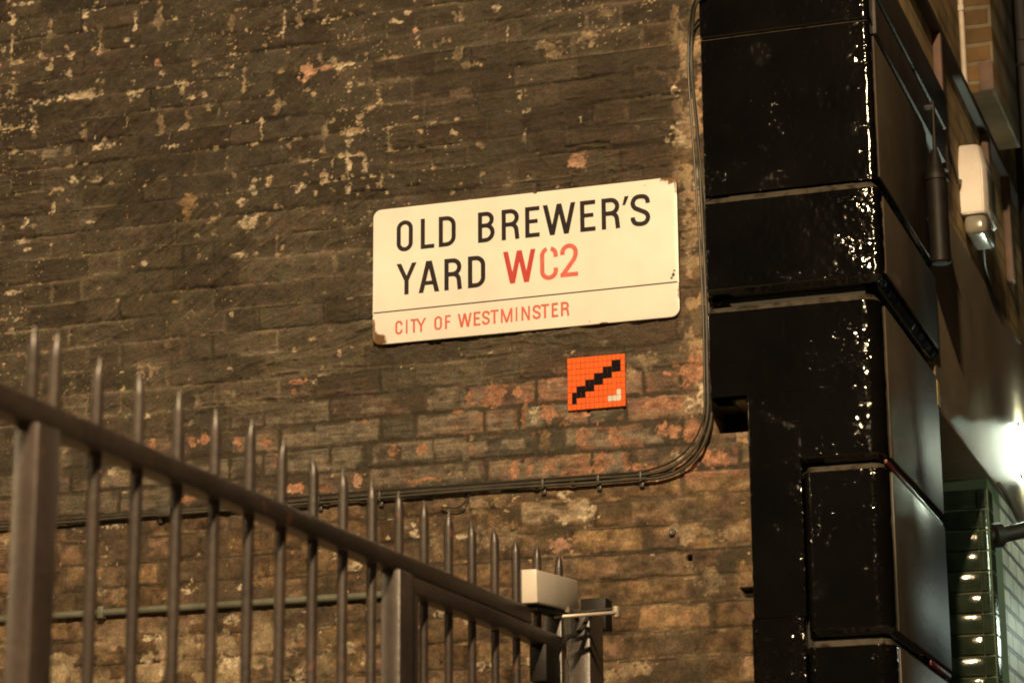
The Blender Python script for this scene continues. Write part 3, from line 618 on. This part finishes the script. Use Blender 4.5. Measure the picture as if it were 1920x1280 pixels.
M['side_paint'] = mat('side_paint', (.055, .047, .036), .38, spec=.30, noise=[(4, .8, 1.2, 3)], bump=[(40, .2, .004, 3), (190, .25, .0010, 3)])

def block(name, x0, x1, y0, y1, z0, z1, rr, ct, cb, lump, parent, m, seed, left_round=.006, step=.0032, corw=.030, bead=.0014):
    '''masonry block: plan path runs round the front and right side; ct / cb = (depth, height) of the top and bottom chamfers'''
    pts = []; nor = []
    def seg(a, b, n_):
        L = math.hypot(b[0]-a[0], b[1]-a[1]); k = max(2, int(L/step))
        for i in range(k): t = i/k; pts.append((a[0]+(b[0]-a[0])*t, a[1]+(b[1]-a[1])*t)); nor.append(n_)
    def arc(cx, cy, r, a0, a1):
        k = max(6, int(r*math.pi/2/step))
        for i in range(k): a = R(a0+(a1-a0)*i/k); pts.append((cx+r*math.cos(a), cy+r*math.sin(a))); nor.append((math.cos(a), math.sin(a)))
    lr = left_round
    seg((x0, .02), (x0, y0+lr), (-1, 0)); arc(x0+lr, y0+lr, lr, 180, 270)
    seg((x0+lr, y0), (x1-rr, y0), (0, -1)); arc(x1-rr, y0+rr, rr, 270, 360)
    # the long side is stepped more coarsely
    st_ = step; step = step
    L = y1-(y0+rr); k = max(2, int(L/.012))
    for i in range(k+1): pts.append((x1, y0+rr+L*i/k)); nor.append((1, 0))
    pts = np.array(pts); nor = np.array(nor); s = np.concatenate([[0], np.cumsum(np.hypot(*np.diff(pts, axis=0).T))])
    zs = np.linspace(z0, z1, max(4, int((z1-z0)/step)))
    S_, Z_ = np.meshgrid(s, zs)
    ins = np.zeros_like(Z_)
    for d, hgt, zz in ((ct[0], ct[1], z1-Z_), (cb[0], cb[1], Z_-z0)):
        if hgt > 0:
            t = np.clip(1-zz/hgt, 0, 1); ins = np.maximum(ins, d*t)
    # beads of paint gather along the arrises
    cor = np.exp(-np.abs(S_-(.02-y0)-(x1-x0)+rr*.8)/corw); lef = np.exp(-np.abs(S_-(.12+(y0+.1)*-1))/.022)
    lump_ = lump*(.22+1.1*cor+.5*np.exp(-np.minimum(z1-Z_, Z_-z0)/.02)*(fbm(S_*9, Z_*9, 2, seed+5) > .5))
    disp = bead*np.maximum(cor*.9, lef)*(fbm(S_*95, Z_*85, 2, seed+31)-.5)*2*ss(.25, .5, fbm(S_*8, Z_*5, 2, seed+32))
    disp = disp+lump_*((fbm(S_*16, Z_*14, 3, seed)-.5)*2*1.0+.45*(fbm(S_*60, Z_*60, 3, seed+9)-.5)*2)-ins
    chip = ss(.70, .78, fbm(S_*34, Z_*40, 3, seed+20)+.22*np.exp(-np.minimum(z1-Z_, Z_-z0)/.02))
    disp = disp-.0025*chip*(lump > 0)*np.clip(cor*1.6, .15, 1)
    V = np.empty(S_.shape+(3,)); V[..., 0] = pts[None, :, 0]+nor[None, :, 0]*disp; V[..., 1] = pts[None, :, 1]+nor[None, :, 1]*disp; V[..., 2] = Z_
    # close top and bottom towards the core
    top = V[-1].copy(); top[:, 0] -= nor[:, 0]*.05; top[:, 1] -= nor[:, 1]*.05
    bot = V[0].copy(); bot[:, 0] -= nor[:, 0]*.05; bot[:, 1] -= nor[:, 1]*.05
    V = np.concatenate([bot[None], V, top[None]], 0)
    me = grid_mesh(V); me.name = name; me.materials.append(m)
    try: me.set_sharp_from_angle(angle=R(60))
    except Exception: pass
    return link(name, me, parent)

pier = empty('stone_pier', (.9, .3, 0), 'glossy black painted stone pier of rounded blocks at the corner of the alley', 'pier')
XL, XR, YF_, YB = .635, 1.140, -.10, .88
k = MB()
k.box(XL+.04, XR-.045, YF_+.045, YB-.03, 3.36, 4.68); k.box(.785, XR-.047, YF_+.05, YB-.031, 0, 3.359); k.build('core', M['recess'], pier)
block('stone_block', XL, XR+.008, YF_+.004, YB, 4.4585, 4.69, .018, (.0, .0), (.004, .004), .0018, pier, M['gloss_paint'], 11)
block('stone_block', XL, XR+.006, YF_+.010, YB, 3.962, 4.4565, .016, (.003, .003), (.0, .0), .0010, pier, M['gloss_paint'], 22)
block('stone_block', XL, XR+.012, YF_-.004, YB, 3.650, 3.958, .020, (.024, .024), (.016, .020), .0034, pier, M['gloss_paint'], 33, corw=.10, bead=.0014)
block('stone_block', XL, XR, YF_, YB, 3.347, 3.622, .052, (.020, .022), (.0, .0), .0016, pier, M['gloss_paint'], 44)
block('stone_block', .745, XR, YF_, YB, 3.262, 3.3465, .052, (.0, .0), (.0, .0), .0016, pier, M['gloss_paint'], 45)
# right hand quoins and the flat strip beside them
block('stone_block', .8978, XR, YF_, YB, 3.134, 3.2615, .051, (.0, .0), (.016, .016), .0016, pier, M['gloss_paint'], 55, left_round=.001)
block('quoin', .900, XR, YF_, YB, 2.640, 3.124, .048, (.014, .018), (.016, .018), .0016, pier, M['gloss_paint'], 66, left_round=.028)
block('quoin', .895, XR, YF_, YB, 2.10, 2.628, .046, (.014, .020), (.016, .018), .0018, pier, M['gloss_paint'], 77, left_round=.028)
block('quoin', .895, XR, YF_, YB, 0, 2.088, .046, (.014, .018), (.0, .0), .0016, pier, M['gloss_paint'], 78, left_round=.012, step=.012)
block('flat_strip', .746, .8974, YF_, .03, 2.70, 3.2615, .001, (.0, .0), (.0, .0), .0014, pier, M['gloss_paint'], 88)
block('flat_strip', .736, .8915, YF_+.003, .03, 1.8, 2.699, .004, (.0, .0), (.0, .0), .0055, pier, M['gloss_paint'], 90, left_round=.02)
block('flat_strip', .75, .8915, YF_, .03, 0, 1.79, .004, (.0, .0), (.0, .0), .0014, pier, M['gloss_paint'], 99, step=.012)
# painted side cheeks, duller than the front, and the worn red bands along the joints
k = MB(); k.box(1.139, 1.1445, -.025, .879, 2.652, 3.106, .002); k.build('side_panel', M['side_paint'], pier)
k = MB(); k.box(1.140, 1.1555, -.03, .879, 3.690, 3.925, .002); k.build('side_panel', M['matt_paint'], pier)
k = MB(); k.box(1.140, 1.1495, -.03, .879, 3.985, 4.425, .002); k.build('side_panel', M['matt_paint'], pier)
k = MB(); k.box(1.139, 1.1445, -.02, .879, 3.148, 3.596, .002); k.build('side_panel', M['matt_paint'], pier)
k = MB(); k.box(1.139, 1.1445, -.025, .879, 2.116, 2.606, .002); k.build('side_panel', M['side_paint'], pier)
k = MB(); k.bar((1.138, -.09, 3.124), (1.138, .86, 3.110), .010, .014, .003); k.build('red_band', M['red_paint'], pier)
k = MB(); k.bar((1.138, .50, 2.632), (1.138, .86, 2.632), .012, .018, .004); k.build('red_band', M['red_paint'], pier)
M['yellow_sticker'] = mat('yellow_sticker', (.30, .22, .05), .5, noise=[(60, .8, 1.2, 2)])
k = MB(); k.box(1.1405, 1.147, .862, .905, 3.50, 3.585, .002)
tag(k.build('sticker', M['yellow_sticker']), 'small pale yellow strip stuck on the far edge of the pier under the fascia', 'sticker')

# ---------------------------------------------------------------- alley building behind the pier
def brick_color(axis_a, axis_b, bricks_, mortar, scale=1.0, bw_=.225, rh=.075, ms=.010, var=.5):
    def f(N, L, P, base, b):
        sep = N.new('ShaderNodeSeparateXYZ'); L.new(P, sep.inputs[0]); cmb = N.new('ShaderNodeCombineXYZ')
        L.new(sep.outputs[axis_a], cmb.inputs[0]); L.new(sep.outputs[axis_b], cmb.inputs[1])
        nz = N.new('ShaderNodeTexNoise'); nz.inputs['Scale'].default_value = 14; L.new(P, nz.inputs['Vector'])
        wv = N.new('ShaderNodeVectorMath'); wv.operation = 'MULTIPLY_ADD'; wv.inputs[1].default_value = (.012, .012, .012); L.new(nz.outputs['Color'], wv.inputs[0]); L.new(cmb.outputs[0], wv.inputs[2])
        br = N.new('ShaderNodeTexBrick'); br.inputs['Scale'].default_value = 1; br.inputs['Brick Width'].default_value = bw_; br.inputs['Row Height'].default_value = rh
        br.inputs['Mortar Size'].default_value = ms; br.inputs['Mortar Smooth'].default_value = .3; br.inputs['Bias'].default_value = 0
        br.inputs['Color1'].default_value = (*bricks_[0], 1); br.inputs['Color2'].default_value = (*bricks_[1], 1); br.inputs['Mortar'].default_value = (*mortar, 1)
        L.new(wv.outputs[0], br.inputs['Vector'])
        n2 = N.new('ShaderNodeTexNoise'); n2.inputs['Scale'].default_value = 5; n2.inputs['Detail'].default_value = 6; L.new(P, n2.inputs['Vector'])
        mr = N.new('ShaderNodeMapRange'); mr.inputs[1].default_value = .3; mr.inputs[2].default_value = .7; mr.inputs[3].default_value = 1-var; mr.inputs[4].default_value = 1+var; L.new(n2.outputs['Fac'], mr.inputs[0])
        vm = N.new('ShaderNodeVectorMath'); vm.operation = 'SCALE'; L.new(br.outputs['Color'], vm.inputs[0]); L.new(mr.outputs[0], vm.inputs['Scale'])
        bp = N.new('ShaderNodeBump'); bp.inputs['Strength'].default_value = .8; bp.inputs['Distance'].default_value = .006; bp.invert = True
        L.new(br.outputs['Fac'], bp.inputs['Height']); L.new(bp.outputs[0], b.inputs['Normal'])
        return vm.outputs[0]
    return f
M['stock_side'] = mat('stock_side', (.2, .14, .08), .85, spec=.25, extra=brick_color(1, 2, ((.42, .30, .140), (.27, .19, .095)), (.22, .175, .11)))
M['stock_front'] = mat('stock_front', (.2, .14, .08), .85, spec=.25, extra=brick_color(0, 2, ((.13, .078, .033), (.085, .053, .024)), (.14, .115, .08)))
M['white_brick'] = mat('white_brick', (.6, .6, .55), .35, extra=brick_color(1, 2, ((.58, .58, .50), (.48, .48, .42)), (.06, .06, .05), var=.25))
M['stone_dark'] = mat('stone_dark', (.024, .0165, .0125), .6, noise=[(6, .7, 1.3, 4)], bump=[(60, .4, .003, 3)])
M['timber_pink'] = mat('timber_pink', (.105, .062, .046), .7, noise=[(20, .8, 1.2, 3)])
M['pale_paint'] = mat('pale_paint', (.48, .42, .36), .5, noise=[(30, .85, 1.1, 3)])

al = empty('alley_building', (.6, 2.4, 0), 'dim yellow brick alley wall above a smooth black fascia beside the pier', 'building')
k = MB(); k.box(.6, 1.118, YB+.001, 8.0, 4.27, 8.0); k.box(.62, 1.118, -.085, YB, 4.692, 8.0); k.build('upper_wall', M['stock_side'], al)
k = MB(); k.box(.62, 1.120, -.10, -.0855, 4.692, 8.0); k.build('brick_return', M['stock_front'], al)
k = MB(); k.box(.70, 1.142, YB+.002, 7.0, 3.49, 4.268, .006); k.build('fascia', M['fascia_paint'], al)
# stone band round the head of the pier
k = MB(); k.box(.70, 1.166, -.02, 1.24, 4.555, 4.688, .006); k.box(.70, 1.158, -.02, 1.238, 4.435, 4.553, .006); k.build('stone_band', M['stone_dark'], al)
# projecting ledge higher up and the short battens hung below it
k = MB(); k.box(.9, 1.150, .3, 5.5, 4.945, 4.975, .004); k.build('ledge', M['stone_dark'], al)
for y, z0, z1, wd in ((1.335, 4.44, 4.943, .045), (2.46, 4.78, 4.943, .07), (3.02, 4.50, 4.943, .06)):
    k = MB(); k.box(1.119, 1.150, y-wd/2, y+wd/2, z0, z1, .005); k.build('batten', M['timber_pink'], al)
k = MB(); k.box(1.119, 1.236, 2.055, 2.75, 4.977, 8.0, .004); k.build('brick_pilaster', M['stock_front'], al)
k = MB(); k.box(1.180, 1.235, 2.035, 2.054, 4.977, 5.09, .004); k.build('corbel', M['timber_pink'], al)
# green glazed brick jamb of the passage: courses as real bricks with a bullnose corner
M['green_glaze'] = mat('green_glaze', (.018, .025, .0155), .11, spec=.32, noise=[(12, .6, 1.4, 3)], bump=[(14, .10, .006, 2), (110, .22, .0016, 2)])
M['dark_mortar'] = mat('dark_mortar', (.075, .10, .055), .7)
YJ = 2.0
k = MB(); k.box(.55, 1.128, YJ+.012, 2.32, 0, 3.488); k.build('jamb_core', M['dark_mortar'], al)
k = MB(); bn = MB()
zc = 3.452; row = 0
while zc > 2.2:
    zz0, zz1 = zc-.0715, zc-.004
    xe = .62+(.115 if row % 2 else 0)
    while xe < 1.02:
        wd = .222 if row % 2 == 0 else .108
        x1_ = min(xe+wd, 1.088)
        if 1.088-x1_ < .07: x1_ = 1.088
        t_ = MB(); t_.box(xe, (x1_-.004 if x1_ < 1.06 else 1.0875), YJ-.001*(row % 3), YJ+.03, zz0, zz1, .003, 2); xe += wd
        ra, rb = random.uniform(-.035, .035), random.uniform(-.045, .045); cx_ = sum(v[0] for v in t_.v)/len(t_.v); cz_ = (zz0+zz1)/2
        k.add([(x, y+(x-cx_)*ra+(z-cz_)*rb, z) for x, y, z in t_.v], t_.f)
        pass
    # bullnose brick
    bm = bmesh.new()
    sec = [(1.090, YJ)]+[(1.098+.034*math.sin(R(a)), YJ+.034-.034*math.cos(R(a))) for a in range(0, 91, 10)]+[(1.132, YJ+.11), (1.09, YJ+.11)]
    lo = [bm.verts.new((x, y, zz0)) for x, y in sec]; hi = [bm.verts.new((x, y, zz1)) for x, y in sec]
    bm.faces.new(lo[::-1]); bm.faces.new(hi)
    for i in range(len(sec)): bm.faces.new((lo[i], lo[(i+1) % len(sec)], hi[(i+1) % len(sec)], hi[i]))
    bn.bm(bm, True)
    zc -= .0755; row += 1
k.build('glazed_bricks', M['green_glaze'], al); bn.build('bullnose_bricks', M['green_glaze'], al)
k = MB(); k.box(.55, 1.128, 2.321, 7.0, 0, 3.488); k.build('whitewashed_wall', M['white_brick'], al)
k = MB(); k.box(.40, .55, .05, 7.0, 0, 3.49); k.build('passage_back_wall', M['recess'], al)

# things on the alley wall
dp = empty('drainpipe', (1.19, 1.0, 4.0), 'short thick black pipe end hanging from a thin rod above the fascia', 'pipe')
M['iron'] = mat('iron', (.009, .0075, .0065), .55, spec=.25, noise=[(20, .7, 1.3, 3)], bump=[(60, .2, .003, 3)])
DY = .82
k = MB(); k.tube([(1.184, DY, 3.955), (1.184, DY, 3.96), (1.184, DY, 4.25), (1.184, DY, 4.275), (1.184, DY, 4.34)], [.028, .034, .034, .026, .011], 20); k.build('barrel', M['iron'], dp)
k = MB(); k.tube([(1.184, DY, 4.235), (1.184, DY, 4.252)], .039, 20); k.build('collar', M['iron'], dp)
k = MB(); k.tube([(1.184, DY, 4.33), (1.186, DY, 4.51)], [.008, .006], 12); k.build('rod', M['iron'], dp)
for z in (4.10, 4.485):
    k = MB(); k.box(1.13, 1.19, DY-.007, DY+.007, z, z+.014, .002); k.build('bracket', M['iron'], dp)

ab = empty('alarm_box', (1.17, 1.9, 4.4), 'white alarm box with a grey lens at its foot, fixed high on the alley wall', 'alarm box')
M['white_plastic'] = mat('white_plastic', (.74, .68, .64), .4, noise=[(8, .93, 1.05, 3), (120, .96, 1.03, 2)])
M['grey_lens'] = mat('grey_lens', (.22, .21, .18), .2, spec=.6, noise=[(14, .7, 1.2, 3)])
bm = bmesh.new()
def ring(z, xo, y0, y1): return [bm.verts.new(p) for p in ((1.119, y0, z), (xo-.012, y0, z), (xo, y0+.02, z), (xo, y1-.02, z), (xo-.012, y1, z), (1.119, y1, z))]
rr_ = [ring(4.425, 1.212, 1.80, 2.06), ring(4.60, 1.215, 1.785, 2.06), ring(4.695, 1.195, 1.83, 2.05), ring(4.70, 1.18, 1.84, 2.04)]
for a, b_ in zip(rr_, rr_[1:]):
    for i in range(6): bm.faces.new((a[i], a[(i+1) % 6], b_[(i+1) % 6], b_[i]))
bm.faces.new(rr_[0][::-1]); bm.faces.new(rr_[-1]); k = MB(); bmesh.ops.bevel(bm, geom=bm.edges[:], offset=.004, segments=2, affect='EDGES'); k.bm(bm, False); k.build('housing', M['white_plastic'], ab)
k = MB(); k.box(1.125, 1.208, 1.81, 2.05, 4.352, 4.4245, .022, 4); k.build('lens', M['grey_lens'], ab)
k = MB(); k.box(1.2152, 1.2165, 1.83, 2.02, 4.46, 4.60, .0005); k.build('side_cover', M['grey_lens'], ab)
k = MB(); k.tube(spline([(1.125, 1.30, 4.58), (1.13, 1.42, 4.60), (1.128, 1.58, 4.56), (1.125, 1.74, 4.53), (1.125, 1.79, 4.55)], 8), .0055, 8)
tag(k.build('wire', M['black_cable']), 'thin black wire running down the alley wall to the white alarm box', 'wire')
k = MB(); k.tube(spline([(1.16, 2.06, 4.40), (1.135, 2.25, 4.35), (1.13, 2.55, 4.30), (1.13, 2.85, 4.26), (1.15, 3.05, 4.25)], 8), .006, 8)
tag(k.build('wire', M['black_cable']), 'thin black wire sloping down the alley wall from the foot of the alarm box', 'wire')
k = MB(); k.tube([(1.128, 2.03, 5.003), (1.128, 2.03, 8)], .011, 10); k.box(1.119, 1.14, 2.015, 2.045, 5.3, 5.32); k.build('x', M['pale_paint'])
o = bpy.data.objects['x']; o.name = 'white_pipe'; tag(o, 'thin white vertical pipe in the corner of the brick pilaster', 'pipe')

rp = empty('downpipe', (1.19, 3.3, 0), 'wide black downpipe with a collar at the right edge above the lit fascia', 'pipe')
k = MB(); k.tube([(1.215, 3.25, 3.52), (1.215, 3.25, 8)], .062, 24); k.build('pipe', M['iron'], rp)
k = MB(); k.tube([(1.215, 3.25, 5.49), (1.215, 3.25, 5.50), (1.215, 3.25, 5.60), (1.215, 3.25, 5.61)], [.064, .078, .078, .064], 24); k.build('collar', M['iron'], rp)
k = MB(); k.box(1.142, 1.2, 3.23, 3.27, 4.1, 4.14, .003); k.build('bracket', M['iron'], rp)
k = MB(); k.box(1.118, 1.2, 3.23, 3.27, 5.7, 5.74, .003); k.build('bracket', M['iron'], rp)

# small bulkhead lamp on the fascia, only its near end inside the view
bl = empty('bulkhead_lamp', (1.17, 2.95, 3.77), 'glaring white bulkhead lamp on the black fascia at the right edge of the view', 'lamp')
gm = bpy.data.materials.new('lamp_glass'); gm.use_nodes = True; e_ = gm.node_tree.nodes['Principled BSDF']
e_.inputs['Base Color'].default_value = (.8, .85, .75, 1); e_.inputs['Emission Color'].default_value = (.88, 1.0, .76, 1); e_.inputs['Emission Strength'].default_value = 250
k = MB(); k.box(1.1425, 1.152, 2.86, 3.06, 3.66, 3.88, .004); k.build('back_plate', M['iron'], bl)
k = MB(); k.box(1.1525, 1.190, 2.845, 3.05, 3.67, 3.87, .016, 4); k.build('glass', gm, bl)
arm = empty('bracket_arm', (1.18, 2.3, 3.33), 'dark tube bracket arm reaching out from the green glazed jamb below the lamp', 'bracket')
k = MB(); k.tube([(1.10, 2.06, 3.285), (1.165, 2.13, 3.30), (1.40, 2.30, 3.375)], .030, 16); k.build('tube', M['iron'], arm)
k = MB(); k.tube([(1.125, 2.085, 3.29), (1.15, 2.11, 3.296)], .045, 16); k.build('flange', M['iron'], arm)
k = MB(); k.tube(spline([(1.146, 2.16, 3.50), (1.17, 2.18, 3.46), (1.19, 2.26, 3.40), (1.21, 2.30, 3.345)], 6), .007, 8)
tag(k.build('lamp_cable', M['black_cable']), 'short dark cable looping from the fascia corner down to the bracket arm', 'cable')

# ---------------------------------------------------------------- spiked railings and gate, running away from the camera
def rusty(N, L, P, base, b):
    n = N.new('ShaderNodeTexNoise'); n.inputs['Scale'].default_value = 16; n.inputs['Detail'].default_value = 6; L.new(P, n.inputs['Vector'])
    mr = N.new('ShaderNodeMapRange'); mr.inputs[1].default_value = .66; mr.inputs[2].default_value = .74; L.new(n.outputs['Fac'], mr.inputs[0])
    mx = N.new('ShaderNodeMix'); mx.data_type = 'RGBA'; mx.inputs[7].default_value = (.13, .055, .028, 1); L.new(mr.outputs[0], mx.inputs[0]); L.new(base, mx.inputs[6])
    return mx.outputs[2]
M['rail_paint'] = mat('rail_paint', (.038, .0285, .0245), .36, spec=.5, noise=[(7, .7, 1.25, 3), (90, .8, 1.2, 3)], bump=[(35, .22, .003, 3), (130, .3, .0012, 3)], extra=rusty)
M['rust_edge'] = mat('rust_edge', (.16, .065, .03), .7, noise=[(40, .6, 1.3, 3)])
XF = .47
def zr(y, base): return base+.0125*(y+3.24)
fence = empty('spiked_railing', (XF, -3.0, 0), 'brown painted metal railing with pointed spikes running back to the brick wall', 'railing')
BY = [-3.635, -3.494, -3.348, -3.199, -3.050, -2.902, -2.758, -2.606, -2.455, -2.301, -2.148, -1.999, -1.845, -1.691, -1.532, -1.378, -1.215, -1.040]
BZ = [2.663, 2.657, 2.666, 2.670, 2.672, 2.686, 2.678, 2.675, 2.682, 2.687, 2.694, 2.701, 2.710, 2.711, 2.728, 2.728, 2.740, 2.746]
BY = [-5.04, -4.88, -4.72, -4.56, -4.40, -4.24, -4.08, -3.92]+BY; BZ = [2.642]*4+[2.65]*4+BZ
RT, RB = 2.541, 2.503
k = MB(); k.bar((XF, -5.215, zr(-5.215, (RT+RB)/2)), (XF, -1.325, zr(-1.325, (RT+RB)/2)), .044, RT-RB, .003); k.build('top_rail', M['rail_paint'], fence)
k = MB(); k.bar((XF, -5.2, .32), (XF, -2.215, .32), .044, .038, .003); k.build('bottom_rail', M['rail_paint'], fence)
def spike(y, ztip, z0, parent, r=.0100):
    zs_ = ztip-.040
    lean = random.uniform(-.003, .003)
    k = MB(); k.tube([(XF, y, z0), (XF, y, zs_-.002), (XF+lean*.3, y, zs_+.016), (XF+lean, y, ztip-.012), (XF+lean, y, ztip)], [r, r*1.06, r*.86, r*.42, r*.14], 14)
    return k.build('bar', M['rail_paint'], parent)
for y, z in zip(BY, BZ):
    if y > -2.2: continue
    spike(y, z, .15, fence)
def post(name, y0, y1, z1, parent, x0=.459, x1=.5015, z0=0): k = MB(); k.box(x0, x1, y0, y1, z0, z1, .0035); return k.build(name, M['rail_paint'], parent)
post('post', -3.735, -3.665, zr(-3.7, RB)-.001, fence)
post('post', -5.225, -5.155, zr(-5.2, RB)-.001, fence)
post('post', -2.222, -2.142, zr(-2.2, RB)-.001, fence)
for y, z in zip(BY, BZ):
    if y > -2.2 and y < -1.40: spike(y, z, zr(y, RT)-.01, fence)

spike(-3.705, 2.657, zr(-3.7, RT)-.01, fence)
gate = empty('spiked_gate', (XF, -1.6, 0), 'brown metal gate leaf with thin upright bars beyond the middle post', 'gate')
G0, G1 = -2.135, -1.06
GT, GB = RT-.019, RB-.019
k = MB(); k.box(.4505, .4935, G0, G0+.045, .2, zr(G0, GB)-.001, .003); k.build('stile', M['rail_paint'], gate)
k = MB(); k.bar((XF+.003, G0, zr(G0, (GT+GB)/2)-.0195), (XF+.003, G1, zr(G1, (GT+GB)/2)-.0195), .044, .034, .003); k.build('gate_rail', M['rail_paint'], gate)
k = MB(); k.bar((XF, G0+.046, .30), (XF, G1, .30), .04, .036, .003); k.build('gate_bottom_rail', M['rail_paint'], gate)
for y in BY:
    if -2.06 < y < -1.10:
        k = MB(); k.tube([(XF, y, .25), (XF, y, zr(y, GB)-.02)], .0095, 12); k.build('bar', M['rail_paint'], gate)
for y, z in zip(BY, BZ):
    if y > -1.39: spike(y, z, zr(y, GT)-.03, gate)
k = MB(); k.box(.446, .494, -1.10, -1.055, .2, 2.60, .003); k.build('stile', M['rail_paint'], gate)
k = MB(); k.box(.455, .50, -1.24, -1.13, 2.40, 2.492, .006); k.box(.447, .49, -1.22, -1.15, 2.16, 2.40, .01); k.tube([(.475, -1.19, 2.16), (.475, -1.19, 2.0)], .022, 12); k.build('lock_case', M['iron'], gate)

gp = empty('gate_post', (.49, -.9, 0), 'wide brown gate post at the far end of the railings close to the brick wall', 'post')
k = MB(); k.box(.462, .522, -.952, -.832, 0, 2.612, .004); k.build('shaft', M['rail_paint'], gp)
k = MB(); k.tube([(.520, -.955, 2.603), (.520, -.960, 2.603)], [.008, .005], 12); k.build('cap_bolt', M['steel'], gp)
k = MB(); k.box(.452, .520, -.80, -.74, 2.585, 2.668, .003); k.build('stop_plate', M['iron'], gp)
gc = empty('gate_closer', (.48, -1.15, 2.6), 'pale grey gate closer box with a rod arm on top of the gate rail', 'gate closer')
M['grey_case'] = mat('grey_case', (.60, .55, .50), .38, metal=.0, noise=[(15, .93, 1.05, 3)])
k = MB(); k.bar((.478, -1.309, 2.6194), (.478, -.985, 2.6445), .052, .080, .005); k.build('case', M['grey_case'], gc)
k = MB(); k.bar((.478, -1.322, 2.6184), (.478, -1.3105, 2.6193), .0535, .0815, .005); k.build('end_cap', M['grey_case'], gc)
k = MB(); k.bar((.478, -1.30, 2.570), (.478, -1.0, 2.594), .040, .014, .003); k.build('mount_plate', M['iron'], gc)
M['arm_steel'] = mat('arm_steel', (.42, .37, .30), .4, metal=.3, noise=[(40, .8, 1.15, 3)])
k = MB(); k.bar((.475, -1.10, 2.575), (.615, -1.03, 2.590), .016, .007, .002); k.build('arm', M['arm_steel'], gc)
k = MB(); k.bar((.50, -1.04, 2.592), (.612, -1.012, 2.602), .010, .008, .002); k.build('arm', M['iron'], gc)
k = MB(); k.tube([(.613, -1.025, 2.580), (.613, -1.025, 2.606)], [.0085, .0085], 12); k.build('pivot', M['arm_steel'], gc)
k = MB(); k.tube([(.487, -1.07, 2.59), (.487, -1.07, 2.603), (.487, -1.07, 2.608)], [.02, .02, .012], 16); k.build('spindle', M['arm_steel'], gc)
k = MB(); k.tube(spline([(.525, -.98, 2.588), (.519, -1.00, 2.562), (.508, -1.03, 2.540), (.497, -1.06, 2.53), (.488, -1.11, 2.50)], 6), .0065, 8)
tag(k.build('closer_cable', M['black_cable']), 'short black flexible cable between the gate closer and the gate post', 'cable')
